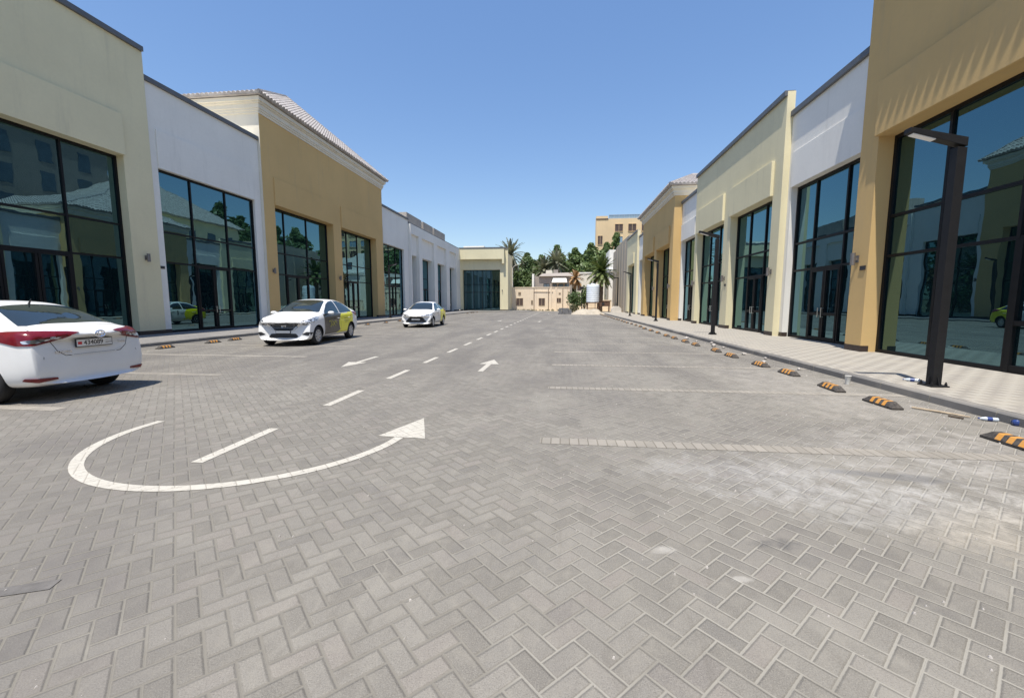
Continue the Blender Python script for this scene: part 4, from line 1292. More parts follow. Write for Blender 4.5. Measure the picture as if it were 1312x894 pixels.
# --- saloon B: taller arched saloon with the wrapped doors
SB = dict(front=2.24, rear=-2.22, fcurve=.42, rcurve=.30, frake=.30, rrake=.30, r=.30, xf=1.36, xr=-1.24, track=1.46, spokes=8,
          xs=[2.24, 2.16, 2.04, 1.86, 1.62, 1.35, 1.1, .92, .62, .3, 0, -.32, -.66, -.98, -1.24, -1.48, -1.7, -1.9, -2.05, -2.16, -2.22],
          w=[(2.24, .80), (2.0, .82), (1.6, .84), (1.2, .848), (0, .85), (-1.4, .85), (-1.8, .835), (-2.1, .80), (-2.22, .76)],
          zl=[(2.24, .2), (1.9, .17), (1.3, .2), (-1.2, .2), (-1.8, .22), (-2.22, .28)],
          zb=[(2.24, .70), (2.16, .755), (1.86, .82), (1.35, .885), (1.1, .92), (.6, .945), (-.6, .97), (-1.4, 1.0), (-1.8, 1.015), (-2.1, .99), (-2.22, .92)],
          zt=[(2.24, .75), (2.16, .815), (2.04, .87), (1.86, .925), (1.62, .975), (1.35, 1.015), (1.1, 1.06), (.92, 1.12), (.62, 1.285), (.3, 1.42), (0, 1.485), (-.32, 1.50), (-.66, 1.49), (-.98, 1.445), (-1.24, 1.37), (-1.48, 1.265), (-1.7, 1.165), (-1.9, 1.12), (-2.05, 1.11), (-2.16, 1.06), (-2.22, .97)],
          wr=[(2.24, .56), (2.16, .63), (1.86, .70), (1.35, .735), (1.1, .735), (.92, .725), (.62, .67), (.3, .61), (0, .585), (-.66, .57), (-1.24, .58), (-1.48, .62), (-1.7, .66), (-1.9, .68), (-2.22, .58)])
cn = Car('taxi', 'white taxi with dark and yellow wrapped doors parked facing the camera on the left', SB, M['paint_wrap_dark'], 'white cars on the left side')
cn.patch('windscreen', [(1.03, -.64), (.96, -.69), (.24, -.52), (.14, -.44), (.10, 0), (.14, .44), (.24, .52), (.96, .69), (1.03, .64), (1.09, 0)], 'top', 'car_glass', step=.06)
cn.patch('rear_window', [(-1.06, -.44), (-1.14, -.49), (-1.62, -.62), (-1.70, -.56), (-1.74, 0), (-1.70, .56), (-1.62, .62), (-1.14, .49), (-1.06, .44), (-1.02, 0)], 'top', 'car_glass', step=.06)
for sg in (-1, 1):
    cn.patch('side_window', [(.84, .975), (.74, 1.08), (.34, 1.31), (.05, 1.40), (-.24, 1.43), (-.28, 1.0)], 'side', 'car_glass', sg, rnd=.03)
    cn.patch('side_window', [(-.35, 1.005), (-.31, 1.43), (-.65, 1.42), (-.98, 1.35), (-1.22, 1.22), (-1.38, 1.08), (-1.36, 1.03)], 'side', 'car_glass', sg, rnd=.03)
    cn.strip([(.95, .36), (.98, .6), (.95, .9), (.8, .96)], .008, 'side', sg)
    cn.strip([(-.30, .99), (-.32, .6), (-.30, .33)], .008, 'side', sg)
    cn.strip([(-1.32, 1.0), (-1.16, .78), (-.94, .58), (-.87, .34)], .008, 'side', sg)
    cn.strip([(.95, .335), (-.87, .325)], .012, 'side', sg)
    cn.patch('headlight', [(-.30, .695), (-.14, .655), (.08, .66), (.24, .71), (.42, .82), (.47, .90), (.37, .915), (.16, .845), (-.10, .765)], 'fcorner', 'clear_lens', sg, rnd=.03, off=.006)
    cn.patch('tail_light', [(-.16, .84), (.14, .82), (.36, .90), (.46, 1.02), (.22, 1.03), (-.14, 1.0)], 'rcorner', 'red_lens', sg, rnd=.03, off=.006)
    cn.patch('fog_recess', [(-.06, .37), (.10, .33), (.30, .36), (.26, .43), (.08, .45)], 'fcorner', 'black_plastic', sg, rnd=.03, off=.005)
cn.patch('grille', [(-.52, .70), (-.2, .715), (.2, .715), (.52, .70), (.36, .52), (.26, .50), (-.26, .50), (-.36, .52)], 'front', 'black_plastic', rnd=.025, off=.012)
for sg in (-1, 1):
    cn.patch('grille_surround', [(sg * .54, .705), (sg * .48, .705), (sg * .27, .50), (sg * .33, .50)], 'front', 'chrome', off=.017)
for z in (.565, .615, .662): cn.strip([(-.36 - (z - .56) * .8, z), (.36 + (z - .56) * .8, z)], .010, 'front', 1, 'alloy', 'grille_bar', .015, cn.root)
cn.strip([(-.50, .712), (-.2, .728), (.2, .728), (.50, .712)], .014, 'front', 1, 'chrome', 'grille_bar', .016, cn.root)
cn.patch('lower_intake', [(-.38, .395), (.38, .395), (.46, .30), (.40, .262), (-.40, .262), (-.46, .30)], 'front', 'black_plastic', rnd=.03, off=.008)
cn.patch('chin_panel', [(-.60, .205), (.60, .205), (.58, .18), (-.58, .18)], 'front', 'black_plastic', off=.006)
cn.strip([(2.06, -.56), (1.6, -.69), (1.08, -.71)], .008, 'top', 1); cn.strip([(2.06, .56), (1.6, .69), (1.08, .71)], .008, 'top', 1)
cn.strip([(-.58, 1.0), (-.54, .86), (-.42, .68), (.42, .68), (.54, .86), (.58, 1.0)], .009, 'rear', 1)
cn.wheels(); cn.mirror(.70, .84, 1.02); cn.handles((-.15, -1.04), .82)
cn.emblem(True, .63, (.062, .062))
cn.number_plate(True, .452, .46, .10, None)
cn.number_plate(False, .80, .46, .11, None)
# yellow brush-like script on the dark front door and small lines on the yellow one
def script(c, sg):
    rs = random.Random(5)
    for x0, x1, zc, n in ((.62, .02, .70, 7), (.55, .10, .58, 4)):
        for k in range(n):
            a = x0 + (x1 - x0) * (k + .1) / n; b = x0 + (x1 - x0) * (k + .95) / n
            pts = [(a, zc + rs.uniform(-.05, .07)), ((a + b) / 2, zc + rs.uniform(-.06, .05)), (b, zc + rs.uniform(-.04, .08))]
            c.strip(pts, rs.uniform(.014, .03), 'side', sg, 'script_yellow', 'door_script', .004, c.root)
for sg in (-1, 1):
    script(cn, sg)
    for z, a, b in ((.80, -.62, -1.0), (.72, -.6, -1.02), (.66, -.66, -.96)): cn.strip([(a, z), (b, z)], .016, 'side', sg, 'ink', 'door_lettering', .004, cn.root)
# roof sticker behind the screen
cn.root.location = (-9.75, 15.75, 0); cn.root.rotation_euler = (0, 0, -pi / 2 + .095); cn.root.scale = (1.13, 1.13, 1.10)
for sg in (-1, 1):
    cb.strip([(.12, .88), (.12, .60)], .05, 'side', sg, 'ink', 'door_lettering', .004, cb.root)
    cb.strip([(.55, .78), (.30, .79)], .025, 'side', sg, 'ink', 'door_lettering', .004, cb.root)

# ------------------------------------------------------------------ vegetation
def leafy(m, c, rx, ry, rz, n, size, rng, shell=.55):
    for _ in range(n):
        while True:
            v = Vector((rng.gauss(0, 1), rng.gauss(0, 1), rng.gauss(0, 1)))
            if v.length > .01: break
        v.normalize()
        r = (shell + (1 - shell) * rng.random()) * (1.0 + rng.uniform(-.12, .16))
        p = Vector((c[0] + v.x * rx * r, c[1] + v.y * ry * r, c[2] + v.z * rz * r))
        s = size * rng.uniform(.55, 1.3)
        nrm = (v + Vector((rng.gauss(0, .7), rng.gauss(0, .7), rng.gauss(.3, .7)))).normalized()
        a = nrm.orthogonal().normalized(); a.rotate(Matrix.Rotation(rng.uniform(0, 6.28), 3, nrm)); b = nrm.cross(a)
        m.face([p - a * s, p - b * s * .45 + nrm * s * .1, p + a * s, p + b * s * .45 + nrm * s * .1])

def tree(name, label, x, y, h, w, seed, mat='leaf', trunk=.35, pointed=False, group='trees behind the far wall', leaf=.42, dens=1.0, base=.22):
    rng = random.Random(seed)
    root = empty(name, (x, y, 0)); tag(root, label, 'tree', group)
    tm = MB()
    tm.tube([(0, 0, -.2), (rng.uniform(-.2, .2), .1, h * .25), (rng.uniform(-.3, .3), -.1, h * .55), (0, 0, h * .85)], [trunk, trunk * .8, trunk * .5, trunk * .12], 9)
    cm = MB(); n = 36
    for k in range(n):
        f = (k + .5) / n
        zc = h * (base + (.93 - base) * f)
        wid = w * .5 * (sin(pi * min(1, .18 + f * .85)) ** .7 if not pointed else (1.05 - f) ** .8)
        a = rng.uniform(0, 6.28); d = wid * rng.uniform(.25, .72)
        c = (d * cos(a), d * sin(a), zc)
        r = max(.7, wid * rng.uniform(.45, .7))
        tm.tube([(0, 0, zc * .72), (c[0] * .5, c[1] * .5, zc * .86), c], [trunk * .28, trunk * .18, .03], 5)
        leafy(cm, c, r, r, r * rng.uniform(.7, 1.1), int(230 * dens), leaf, rng)
    for k in range(7):   # small tufts breaking the outline
        a = rng.uniform(0, 6.28); f = rng.uniform(.3, .85)
        wid = w * .5 * (1.0 - f * .8)
        leafy(cm, (wid * cos(a), wid * sin(a), h * f), .55, .55, .8, 40, leaf * .9, rng)
    tm.build('trunk', M['bark'], root, smooth=True, recalc=False)
    cm.build('crown', M[mat], root, recalc=False)
    return root

def palm(label, x, y, h, L, seed, mat='palm_leaf', n=42, r=.28, group='palms at the far end', low=-75, cat='palm tree', skirt=True, leaflen=.55, wf=1.0):
    rng = random.Random(seed)
    root = empty('palm_tree', (x, y, 0)); tag(root, label, cat, group)
    tm = MB(); pts, rad = [], []
    for k in range(15):
        f = k / 14; pts.append((.15 * sin(f * 2), .1 * f, -.2 + (h + .2) * f)); rad.append(r * (1.15 - .25 * f) * (1.0 + (.12 if k % 2 else 0)))
    tm.tube(pts, rad, 10); tm.build('trunk', M['palm_bark'], root, smooth=False, recalc=False)
    cm = MB()
    top = Vector((.15 * sin(2), .1, h))
    for k in range(n):
        az = k * 2.399 + rng.uniform(-.2, .2); f = k / n
        el = radians(82 + (low - 82) * f ** .9 + rng.uniform(-8, 8))
        d = Vector((cos(az) * cos(el), sin(az) * cos(el), sin(el))); droop = rng.uniform(.35, .75)
        pts = []; p = top.copy(); cur = d.copy(); seg = 9; ll = L * rng.uniform(.85, 1.1)
        for s in range(seg + 1):
            pts.append(p.copy()); p = p + cur * (ll / seg); cur = (cur + Vector((0, 0, -droop / seg * 1.6))).normalized()
        cm.tube(pts, [.035 * (1 - s / (seg + 1)) + .006 for s in range(seg + 1)], 4)
        for s in range(1, seg + 1):
            for q in range(4):
                f2 = (s - 1 + q / 4) / seg
                i = min(int(f2 * seg), seg - 1); b = pts[i].lerp(pts[i + 1], f2 * seg - i)
                t = (pts[i + 1] - pts[i]).normalized(); side = t.cross(Vector((0, 0, 1)))
                if side.length < .05: side = Vector((1, 0, 0))
                side.normalize(); up = side.cross(t)
                lf = leaflen * sin(pi * (.12 + .8 * f2)) * rng.uniform(.8, 1.15)
                for sg in (-1, 1):
                    e = b + (side * sg * .8 + t * .55 + up * rng.uniform(.0, .45) + Vector((0, 0, -.2))).normalized() * lf
                    w = t * (.028 + .01 * rng.random()) * wf
                    cm.face([b - w, b + w, e + w * .2, e - w * .2])
    cm.build('crown', M[mat], root, recalc=False)
    if skirt:
        sm = MB()
        for k in range(26):
            az = rng.uniform(0, 6.28); ln = L * rng.uniform(.35, .6)
            a = top + Vector((cos(az) * .2, sin(az) * .2, -.25)); b = a + Vector((cos(az) * ln * .45, sin(az) * ln * .45, -ln * .8))
            c = a.lerp(b, .5) + Vector((cos(az), sin(az), 0)) * .2
            sm.tube([a, c, b], [.035, .03, .012], 4)
            for q in range(10):
                p = a.lerp(b, .3 + .07 * q); e = p + Vector((rng.gauss(0, .22), rng.gauss(0, .22), -.35)); w = Vector((.03, .02, 0)); sm.face([p - w, p + w, e + w * .3, e - w * .3])
        sm.build('dead_fronds', M['dry_leaf'], root, recalc=False)
    return root

palm('tall dusty date palm standing behind the right end of the corner shop', -12.2, 100, 12.4, 4.2, 21, 'palm_leaf', 84, .36, wf=2.6)
palm('dusty date palm in front of the tallest round tree, above the grey villa', -1.6, 103, 10.8, 3.9, 22, 'palm_leaf', 74, .34, wf=2.6)
palm('shorter dusty date palm just left of the one above the grey villa', -4.6, 104, 9.2, 3.5, 24, 'palm_leaf', 70, .34, wf=2.6)
palm('green date palm behind the ribbed white water tank', 6.2, 71, 6.4, 2.9, 23, 'palm_green', 60, .32, low=-50, wf=2.0)
dp = palm('withered orange brown palm beside the white house, left of the water tank', 2.1, 73, 5.6, 1.7, 25, 'dry_leaf', 24, .17, low=-85, skirt=True, leaflen=.4, wf=2.2)
for (lab, x, y, h, w, sd, mt, pt) in (
    ('tallest round green tree behind the grey villa', -1.4, 111, 16.8, 9.0, 31, 'leaf', 0),
    ('dark green tree just right of the date palm by the corner shop', -9.2, 113, 15.2, 9.4, 32, 'leaf', 0),
    ('dark green tree in the gap between the corner shop palm and the grey villa', -5.4, 112, 14.4, 9.6, 33, 'leaf', 0),
    ('dark low tree directly behind the trunk of the corner shop palm', -13.6, 109, 13.0, 8.6, 34, 'leaf', 0),
    ('green tree with tufted top right of the tallest round tree', 3.2, 112, 16.2, 9.2, 35, 'leaf2', 0),
    ('broad green tree above the white house in the middle of the right clump', 7.0, 110, 17.2, 9.6, 36, 'leaf2', 0),
    ('green tree standing before the left corner of the ochre apartment block', 10.8, 109, 17.0, 8.6, 37, 'leaf2', 0),
    ('narrow pointed tree in front of the ochre apartment block windows', 13.4, 112, 20.0, 6.0, 38, 'leaf2', 1),
    ('small tree above the white stepped house before the ochre apartment block', 16.6, 112, 16.4, 6.4, 39, 'leaf', 0)):
    tree('leafy_tree', lab, x, y, h, w, sd, mt, pointed=bool(pt), base=.05)
def bush(label, x, y, w, h, seed, mat='leaf2', leaf=.16, n=420):
    rng = random.Random(seed); root = empty('bush', (x, y, 0)); tag(root, label, 'bush', 'shrubs at the far end of the car park')
    tm = MB(); cm = MB()
    for k in range(7):
        a = rng.uniform(0, 6.28); d = w * .3 * rng.random(); c = (d * cos(a), d * sin(a), h * rng.uniform(.35, .8))
        tm.tube([(0, 0, -.05), (c[0] * .5, c[1] * .5, c[2] * .55), c], [.05, .035, .012], 5)
        leafy(cm, c, w * .3, w * .3, h * .28, n // 7, leaf, rng, .3)
    tm.build('stem', M['bark'], root, recalc=False); cm.build('foliage', M[mat], root, recalc=False)
bush('dark green bush between the old wall and the ribbed water tank', 2.3, 68, 3.3, 3.3, 41, 'leaf', .2, 1000)
bush('tall thin green bush just left of the ribbed water tank', 3.6, 69, 2.2, 4.6, 42, 'leaf2', .18, 900)
bush('grey green weed bush behind the block pile', 1.5, 64, 1.5, 1.3, 43, 'weed', .13)
rw = random.Random(44); m = MB()
for k in range(60):
    x = rw.uniform(-9.6, 1.4); y = rw.uniform(77.8, 79.5)
    leafy(m, (x, y, .12), .22, .22, .2 * rw.uniform(.6, 2), 22, .09, rw, .1)
tag(m.build('weeds', M['weed'], recalc=False), kind='stuff')

# ------------------------------------------------------------------ buildings beyond the car park
def windows_on(root, rects, yf, frame_mat, pane_mat, depth=.12, proud=.03, name='window'):
    for (x0, x1, z0, z1) in rects:
        m = MB(); t = .07
        m.box(x0 - t, x0, yf - proud, yf - .001, z0 - t, z1 + t); m.box(x1, x1 + t, yf - proud, yf - .001, z0 - t, z1 + t)
        m.box(x0, x1, yf - proud, yf - .001, z1, z1 + t); m.box(x0, x1, yf - proud * 1.6, yf - .001, z0 - t, z0)
        m.box((x0 + x1) / 2 - .03, (x0 + x1) / 2 + .03, yf - proud, yf - .012, z0, z1)
        f = m.build(name, M[frame_mat], root, world=True)
        m = MB(); m.box(x0 + .002, x1 - .002, yf - .011, yf - .002, z0 + .002, z1 - .002); m.build('pane', M[pane_mat], f, world=True)
oh = empty('old_house', (-4.4, 80, 0)); tag(oh, 'low old house with stained peach plaster and small brown windows closing the far end', 'house')
m = MB(); m.box(-14, 1.42, 80, 87, 0, 4.26); m.box(-14.05, 1.47, 79.93, 87.05, 4.26, 4.40)
for x in (-10.35, -2.05, -1.1): m.box(x - .14, x + .14, 79.86, 80.02, 0, 4.24)
m.build('wall', M['old_wall'], oh, world=True)
windows_on(oh, [(-8.5, -7.3, 1.0, 2.3), (-4.28, -3.2, .98, 2.3), (-1.0, -.2, 1.55, 2.32), (-8.1, -7.72, 2.95, 3.42), (-5.7, -5.45, 1.2, 1.9), (-.55, -.3, 3.1, 3.3)], 80, 'wood', 'brown_window')
m = MB()
for x in (-2.5, .15, -5.2): m.tube([(x, 79.9, .1), (x, 79.9, 4.1)], .05, 6)
m.build('drain_pipe', M['rust'], oh, world=True)
m = MB(); m.prism([(-5.3, 3.52), (-5.25, 3.70), (-1.7, 3.66), (-1.7, 3.5)], 0, 1, 0, lambda a, b, c: (a, 79.96 - .05 * c, b)); m.build('lintel', M['rust'] if False else M['old_wall'], oh, world=True)
vl = empty('villa', (-2, 95, 0)); tag(vl, 'grey brown villa with a cream awning rising behind the old peach house', 'house')
m = MB(); m.box(-6.0, 2.1, 92, 100, 0, 7.1)
m.build('wall', M['villa'], vl, world=True)
m = MB()
m.hull8([(-5.0, 91.5, 7.1), (2.5, 91.5, 7.1), (2.5, 100.5, 7.1), (-5.0, 100.5, 7.1), (-4.2, 93, 7.75), (2.1, 93, 7.95), (2.1, 99, 7.95), (-4.2, 99, 7.75)])
rf = m.build('roof', M['villa'], vl, world=True)
m = MB(); m.box(-3.6, -2.2, 95, 97, 7.7, 8.6); m.build('roof_hut', M['ivory'], rf, world=True)
m = MB(); m.box(-1.9, -.9, 95, 97, 7.7, 8.7); m.build('roof_frame', M['villa'], rf, world=True)
m = MB(); m.hull8([(-2.2, 90.9, 5.75), (1.05, 90.9, 5.75), (1.0, 91.99, 5.75), (-2.2, 91.99, 5.75), (-1.9, 91.7, 6.75), (.85, 91.7, 6.75), (.85, 91.99, 6.75), (-1.9, 91.99, 6.75)]); m.build('awning', M['awning'], vl, world=True)
windows_on(vl, [(-3.9, -2.7, 4.4, 5.5), (-1.9, -1.2, 4.4, 5.45), (-.7, .2, 4.4, 5.45), (.6, 1.4, 4.4, 5.45)], 92, 'frame', 'dark_glass_far')
m = MB(); m.cyl((-6.15, 91.6, 0), (-6.15, 91.6, 7.6), .28, .25, 12); m.build('column', M['white'], vl, world=True, smooth=True, sharp=40)
wh = empty('white_house', (4.6, 94, 0)); tag(wh, 'plain white house with brown stained walls between the villa and the water tank', 'house')
m = MB(); m.box(3.1, 9.0, 93, 101, 0, 7.7); m.build('wall', M['ivory'], wh, world=True)
windows_on(wh, [(3.3, 4.0, 4.2, 5.6), (5.0, 5.8, 3.6, 4.8)], 93, 'frame', 'brown_window')
m = MB(); m.box(3.0, 9.1, 92.9, 101.1, 7.7, 7.95); m.build('parapet', M['white'], wh, world=True)
bw = empty('boundary_wall', (4.6, 78, 0)); tag(bw, 'low peach boundary wall behind the water tank and bushes', 'wall')
m = MB(); m.box(1.5, 8.9, 78.5, 78.8, 0, 1.9); m.box(1.48, 8.9, 78.45, 78.85, 1.9, 2.0); m.build('panel', M['old_wall'], bw, world=True)
ws = empty('stepped_white_house', (13, 102, 0)); tag(ws, 'white house with a stepped top below the ochre apartment block', 'house')
m = MB(); P0 = lambda a, b, c: (a, 98 + c * 8, b)
m.prism([(10.4, 0), (10.4, 13.2), (11.6, 13.2), (12.4, 12.6), (13.2, 12.2), (17, 12.2), (17, 0)], 0, 1, 0, P0); m.build('wall', M['white'], ws, world=True)
m = MB(); m.box(10.3, 17.1, 97.5, 97.99, 8.4, 8.8); m.build('ledge', M['white'], ws, world=True)
windows_on(ws, [(13.4, 14.4, 9.5, 11)], 98, 'frame', 'dark_glass_far')
# ochre apartment block
ab = empty('apartment_block', (19, 132, 0)); tag(ab, 'ochre apartment block with a glass roof rail rising behind the right row', 'apartment block')
m = MB(); m.box(9.4, 36, 125, 128, 0, 25.0); m.box(14, 35.5, 128, 145, 0, 24.9); m.box(9.4, 12.6, 125.0, 128, 25.0, 25.75)
m.build('wall', M['hotel'], ab, world=True)
m = MB(); m.box(9.3, 12.7, 124.9, 125.2, 24.75, 25.05); m.build('ledge', M['brown_window'], ab, world=True)
rects, rects2, cols = [], [], []
for k in range(5):
    z = 21.45 - 3.15 * k
    top = 2.0 if k % 2 == 0 else 1.75
    for x in (14.6, 18.25, 21.9, 25.5, 29.2): (rects if k % 2 == 0 else rects2).append((x, x + 2.15, z, z + top))
windows_on(ab, rects, 125, 'hotel', 'brown_window', proud=.12); windows_on(ab, rects2, 125, 'hotel', 'rail_glass', proud=.12)
windows_on(ab, [(9.9, 11.2, 24.0 - 6.1, 20.3), (9.9, 11.2, 12, 14.4)], 125, 'hotel', 'brown_window', proud=.1)
m = MB(); m.box(12.85, 36, 125.3, 125.34, 25.1, 26.0); rg = m.build('roof_rail', M['rail_glass'], ab, world=True)
m = MB()
for k in range(17): m.box(12.85 + k * 1.4, 12.91 + k * 1.4, 125.24, 125.3, 25.0, 26.1)
m.box(12.85, 36, 125.22, 125.3, 26.04, 26.12); m.build('rail_post', M['steel'], rg, world=True)
# apartment blocks behind the left row, whose upper floors show as reflections in the windows on the right
for (y0, y1, h, lab) in ((-6, 14, 18.6, 'brown flats behind the near left shops, mirrored in the big right window'), (19, 43, 17.9, 'grey beige flats behind the middle left shops, mirrored in the right windows')):
    r_ = empty('apartment_block', (-40, (y0 + y1) / 2, 0)); tag(r_, lab, 'apartment block')
    m = MB(); m.box(-48, -34.8, y0, y1, 0, h - .5); m.box(-48, -34.3, y0 - .4, y1 + .4, h - .5, h)
    m.box(-45, -37, y0 + 4, y0 + 8, h, h + .25); m.build('wall', M['grey_render'] if y0 > 0 else M['villa'], r_, world=True)
    n = int((y1 - y0) / 3.4)
    for fl in range(3):
        z = h - 4.2 - fl * 3.3
        for k in range(n):
            y = y0 + 1.0 + k * (y1 - y0 - 1.2) / n
            m = MB(); m.box(-34.8, -34.76, y, y + 1.4, z, z + 1.7); m.build('window', M['brown_window'], r_, world=True)
        m = MB(); m.box(-34.8, -33.9, y0 + .5, y1 - .5, z - 1.0, z - .72); m.build('balcony', M['ivory'], r_, world=True)

r_ = empty('apartment_block', (34, 38, 0)); tag(r_, 'grey brown flats behind the right shops, mirrored in the nearest window on the left', 'apartment block')
m = MB(); m.box(28.5, 40, 20, 56, 0, 23.4); m.box(28.2, 40, 19.6, 56.4, 23.4, 23.8); m.build('wall', M['villa'], r_, world=True)
for fl in range(3):
    for k in range(8):
        m = MB(); m.box(28.45, 28.5, 22 + k * 4.3, 23.5 + k * 4.3, 20.4 - fl * 3.6 - 1.3, 20.4 - fl * 3.6 + 1.1); m.build('window', M['dark_glass_far'], r_, world=True)
hb = empty('villa_block', (26, 60, 0)); tag(hb, 'pale villa block with a tiled hip roof, mirrored in the white left shop window', 'house')
Ph = P_right(21.5)
m = MB(); m.box(48.5, 71.5, 0, 16, 0, 14.4, 0, Ph); m.build('wall', M['cream'], hb, world=True)
for z in (4.5, 8.4, 12.0):
    for k in range(6):
        m = MB(); m.box(50 + k * 3.7, 51.5 + k * 3.7, -.06, -.001, z - .9, z + .8, 0, Ph); m.build('window', M['dark_glass_far'], hb, world=True)
hip_roof(hb, Ph, 47.8, 72.2, -.7, 16, 14.4, .8, .52)
for k, yy in enumerate((78, 86, 95, 106, 118)):
    tree('leafy_tree', 'tall garden tree behind the far right shops, mirrored in the left windows', 30 + (k % 2) * 2.5, yy, 22 - (k % 3), 11.5, 60 + k, 'leaf', group='trees mirrored in the left windows', base=.1, leaf=.6, dens=.6)
# ------------------------------------------------------------------ water tank, machinery, piles
tk = empty('water_tank', (4.65, 66, 0)); tag(tk, 'ribbed pale blue white plastic water tank raised on a steel stand', 'water tank')
prof = [(0, 1.52), (.9, 1.52), (.95, 1.58)]
z = 1.62
while z < 4.0: prof += [(.95, z), (.968, z + .05), (.968, z + .17), (.95, z + .22)]; z += .30
prof += [(.94, 4.12), (.78, 4.22), (.25, 4.28), (.25, 4.4), (0, 4.4)]
m = MB(); m.lathe(prof, 40); m.build('tank_body', M['tank'], tk, smooth=True, sharp=35)
m = MB()
for sx in (-.8, .8):
    for sy in (-.8, .8): m.box(sx - .06, sx + .06, sy - .06, sy + .06, 0, 1.4)
m.box(-1.0, 1.0, -1.0, 1.0, 1.40, 1.5)
for s in (-.8, .8): m.box(-.8, .8, s - .03, s + .03, .6, .68); m.box(s - .03, s + .03, -.8, .8, .5, .58)
m.build('stand', M['rust'], tk)
m = MB(); m.tube([(.3, -.99, 1.6), (.3, -1.1, 1.6), (.3, -1.1, .3)], .04, 8); m.build('pipe', M['black_plastic'], tk)
pb = empty('pump_skid', (6.5, 66.4, 0)); tag(pb, 'rusty brown pump skid on legs right of the water tank', 'machine')
m = MB(); m.box(-.9, .75, -.5, .5, .95, 1.65); m.box(-.95, .8, -.55, .55, 1.65, 1.72); m.build('casing', M['rust'], pb, bevel=.02)
m = MB()
for sx in (-.8, .65):
    for sy in (-.42, .42): m.box(sx - .05, sx + .05, sy - .05, sy + .05, 0, .95)
m.build('leg', M['rust'], pb)
m = MB(); m.cyl((-.3, -.56, 1.3), (-.3, -.5, 1.3), .22, n=16); m.build('fan_cover', M['black_plastic'], pb)
cb_ = empty('concrete_barrier', (7.9, 63.8, 0)); tag(cb_, 'pale gabled concrete barrier block at the end of the right kerb', 'barrier')
m = MB(); m.prism([(-.72, 0), (.72, 0), (.72, .62), (.35, .98), (-.35, .98), (-.72, .62)], -.35, .35, 0, lambda a, b, c: (a, c, b)); m.build('block', M['light_block'], cb_, bevel=.02)
# sand heap
bm = bmesh.new(); bmesh.ops.create_grid(bm, x_segments=48, y_segments=36, size=1)
rs = random.Random(9)
from mathutils import noise as mnoise
for v in bm.verts:
    x, y = v.co.x, v.co.y
    h = max(0, 1 - (x * x + y * y)) ** 1.1 * .75 + max(0, 1 - ((x - .45) ** 2 * 8 + (y + .2) ** 2 * 6)) * .35 + max(0, 1 - ((x + .4) ** 2 * 6 + y * y * 5)) * .2
    nz = mnoise.fractal(Vector((x * 4, y * 4, 2)), .7, 2.2, 5)
    v.co = Vector((3.4 + x * 2.3, 57.3 + y * 2.9, max(-.05, h * .8 + nz * .14 * (1 if h > .02 else .2) - .03)))
me = bpy.data.meshes.new('sand_heap'); bm.to_mesh(me); bm.free(); me.materials.append(M['sand']); me.polygons.foreach_set('use_smooth', [True] * len(me.polygons))
o = bpy.data.objects.new('sand_heap', me); COL.objects.link(o); tag(o, 'heap of pale sand dumped on the pavers in front of the water tank', 'sand heap')
# stacked grey blocks
M['grey_block'] = plain('grey_block', (.17, .17, .175), .9, 0, .25, 3, .2)
for lay in range(4):
    for k in range(4 if lay < 3 else 3):
        for q in range(2):
            m = MB(); m.box(-.2, .2, -.1, .1, 0, .2)
            o = m.build('concrete_block', M['grey_block'], bevel=.008)
            o.location = (-.25 + k * .42 + (lay % 2) * .1 + rs.uniform(-.03, .03), 55.2 + q * .24, lay * .205 + .002); o.rotation_euler.z = rs.uniform(-.08, .08)
            tag(o, 'dark grey concrete block in the low stack left of the sand heap', 'concrete block', 'stack of grey blocks')
# posts at the far end
pl = empty('light_pole', (-11.0, 95, 0)); tag(pl, 'slim pale light pole rising in front of the corner shop palm', 'light pole')
m = MB(); m.cyl((0, 0, 0), (0, 0, 9.2), .16, .09, 12); m.build('post', M['light_block'], pl, smooth=True, sharp=40)
m = MB(); m.tube([(0, 0, 9.1), (.5, -.3, 9.6), (1.5, -.8, 9.9)], .05, 8); m.hull8([(1.3, -1.0, 9.85), (2.0, -1.2, 9.9), (2.0, -.9, 9.9), (1.3, -.7, 9.85), (1.3, -1.0, 9.95), (2.0, -1.2, 10.0), (2.0, -.9, 10.0), (1.3, -.7, 9.95)]); m.build('lamp_head', M['light_block'], pl)
sp = empty('street_lamp', (8.35, 66, 0)); tag(sp, 'thin dark lamp pole by the pump skid beyond the right row', 'street lamp', 'street lamps')
m = MB(); m.box(-.08, .08, -.08, .08, 0, 5.15); m.build('post', M['lamp'], sp)
m = MB(); m.box(-.75, .08, -.08, .08, 5.151, 5.28); m.build('arm', M['lamp'], sp)
dpst = empty('thin_post', (3.05, 67, 0)); tag(dpst, 'thin dark post with a floodlight standing among the bushes left of the water tank', 'post')
m = MB(); m.cyl((0, 0, 0), (0, 0, 3.6), .07, n=8); m.build('post', M['lamp'], dpst)
m = MB(); m.box(-.3, .3, -.1, .1, 3.6, 3.95); m.build('floodlight', M['lamp'], dpst, bevel=.02)

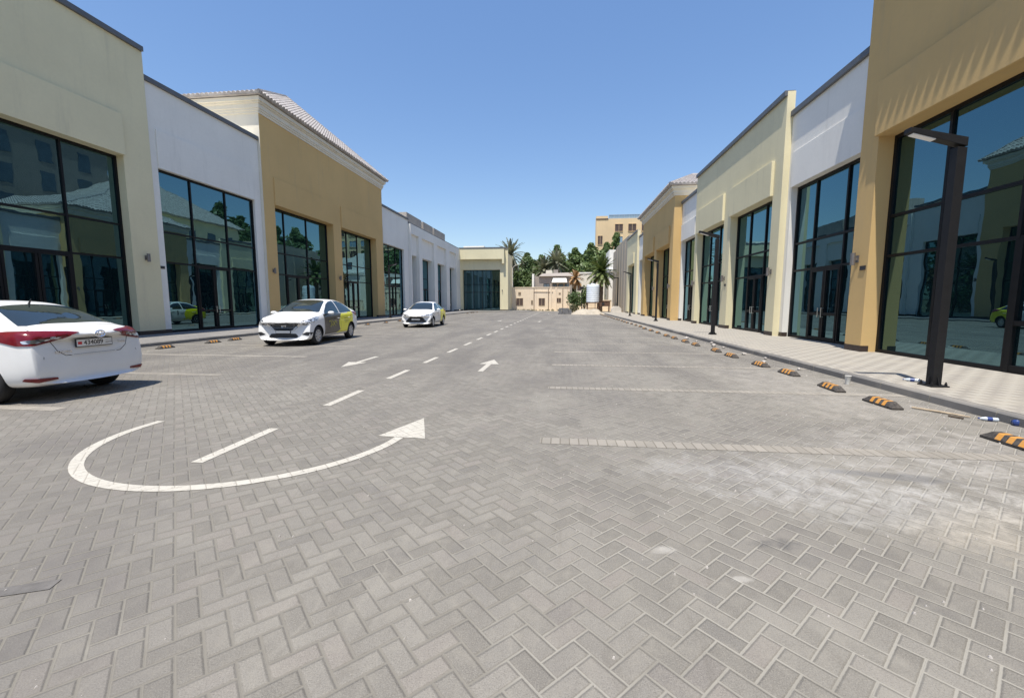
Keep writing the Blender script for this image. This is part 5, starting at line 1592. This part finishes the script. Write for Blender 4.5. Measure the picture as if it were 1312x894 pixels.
# ------------------------------------------------------------------ camera, sky, sun
cam = bpy.data.cameras.new('camera'); co = bpy.data.objects.new('camera', cam); COL.objects.link(co)
cam.sensor_width = 36; cam.lens = 36 * 543.4 / 1312; cam.clip_start = .05; cam.clip_end = 3000
co.location = (0, 0, 1.5); co.rotation_euler = (radians(90 - 6.22), 0, radians(6.67))
SC.camera = co
travel = Vector((.10, .33, -1.0)).normalized()
to_sun = -travel
elev = math.asin(to_sun.z); az = atan2(to_sun.x, to_sun.y)
W = bpy.data.worlds.new('World'); SC.world = W; W.use_nodes = True
nt = W.node_tree; bg = nt.nodes['Background']
sky = nt.nodes.new('ShaderNodeTexSky'); sky.sky_type = 'NISHITA'; sky.sun_disc = False
sky.sun_elevation = elev; sky.sun_rotation = az; sky.altitude = 0; sky.air_density = 1.0; sky.air_density = 1.25; sky.dust_density = .5; sky.ozone_density = 1.0
hs = nt.nodes.new('ShaderNodeHueSaturation'); hs.inputs['Saturation'].default_value = 1.13; hs.inputs['Hue'].default_value = .507; hs.inputs['Value'].default_value = .86
nt.links.new(sky.outputs[0], hs.inputs['Color'])
mx = nt.nodes.new('ShaderNodeMix'); mx.data_type = 'RGBA'; mx.inputs['Factor'].default_value = .26; mx.inputs[7].default_value = (.70, 1.6, 3.5, 1)
nt.links.new(hs.outputs[0], mx.inputs[6]); nt.links.new(mx.outputs[2], bg.inputs['Color']); bg.inputs['Strength'].default_value = .15
sl = bpy.data.lights.new('sun', 'SUN'); sl.energy = 4.6; sl.angle = radians(.53); sl.color = (1.0, .94, .84)
so = bpy.data.objects.new('sun', sl); COL.objects.link(so); so.rotation_euler = to_sun.to_track_quat('Z', 'Y').to_euler()
SC.view_settings.view_transform = 'Standard'; SC.view_settings.look = 'None'; SC.view_settings.gamma = 1; SC.view_settings.use_curve_mapping = False
SC.view_settings.exposure = .45
SC.cycles.max_bounces = 8; SC.cycles.glossy_bounces = 4; SC.cycles.diffuse_bounces = 4
SC.cycles.use_denoising = True
try:
    SC.cycles.denoiser = 'OPENIMAGEDENOISE'; SC.cycles.denoising_input_passes = 'RGB_ALBEDO_NORMAL'; SC.cycles.denoising_prefilter = 'NONE'
except Exception: pass
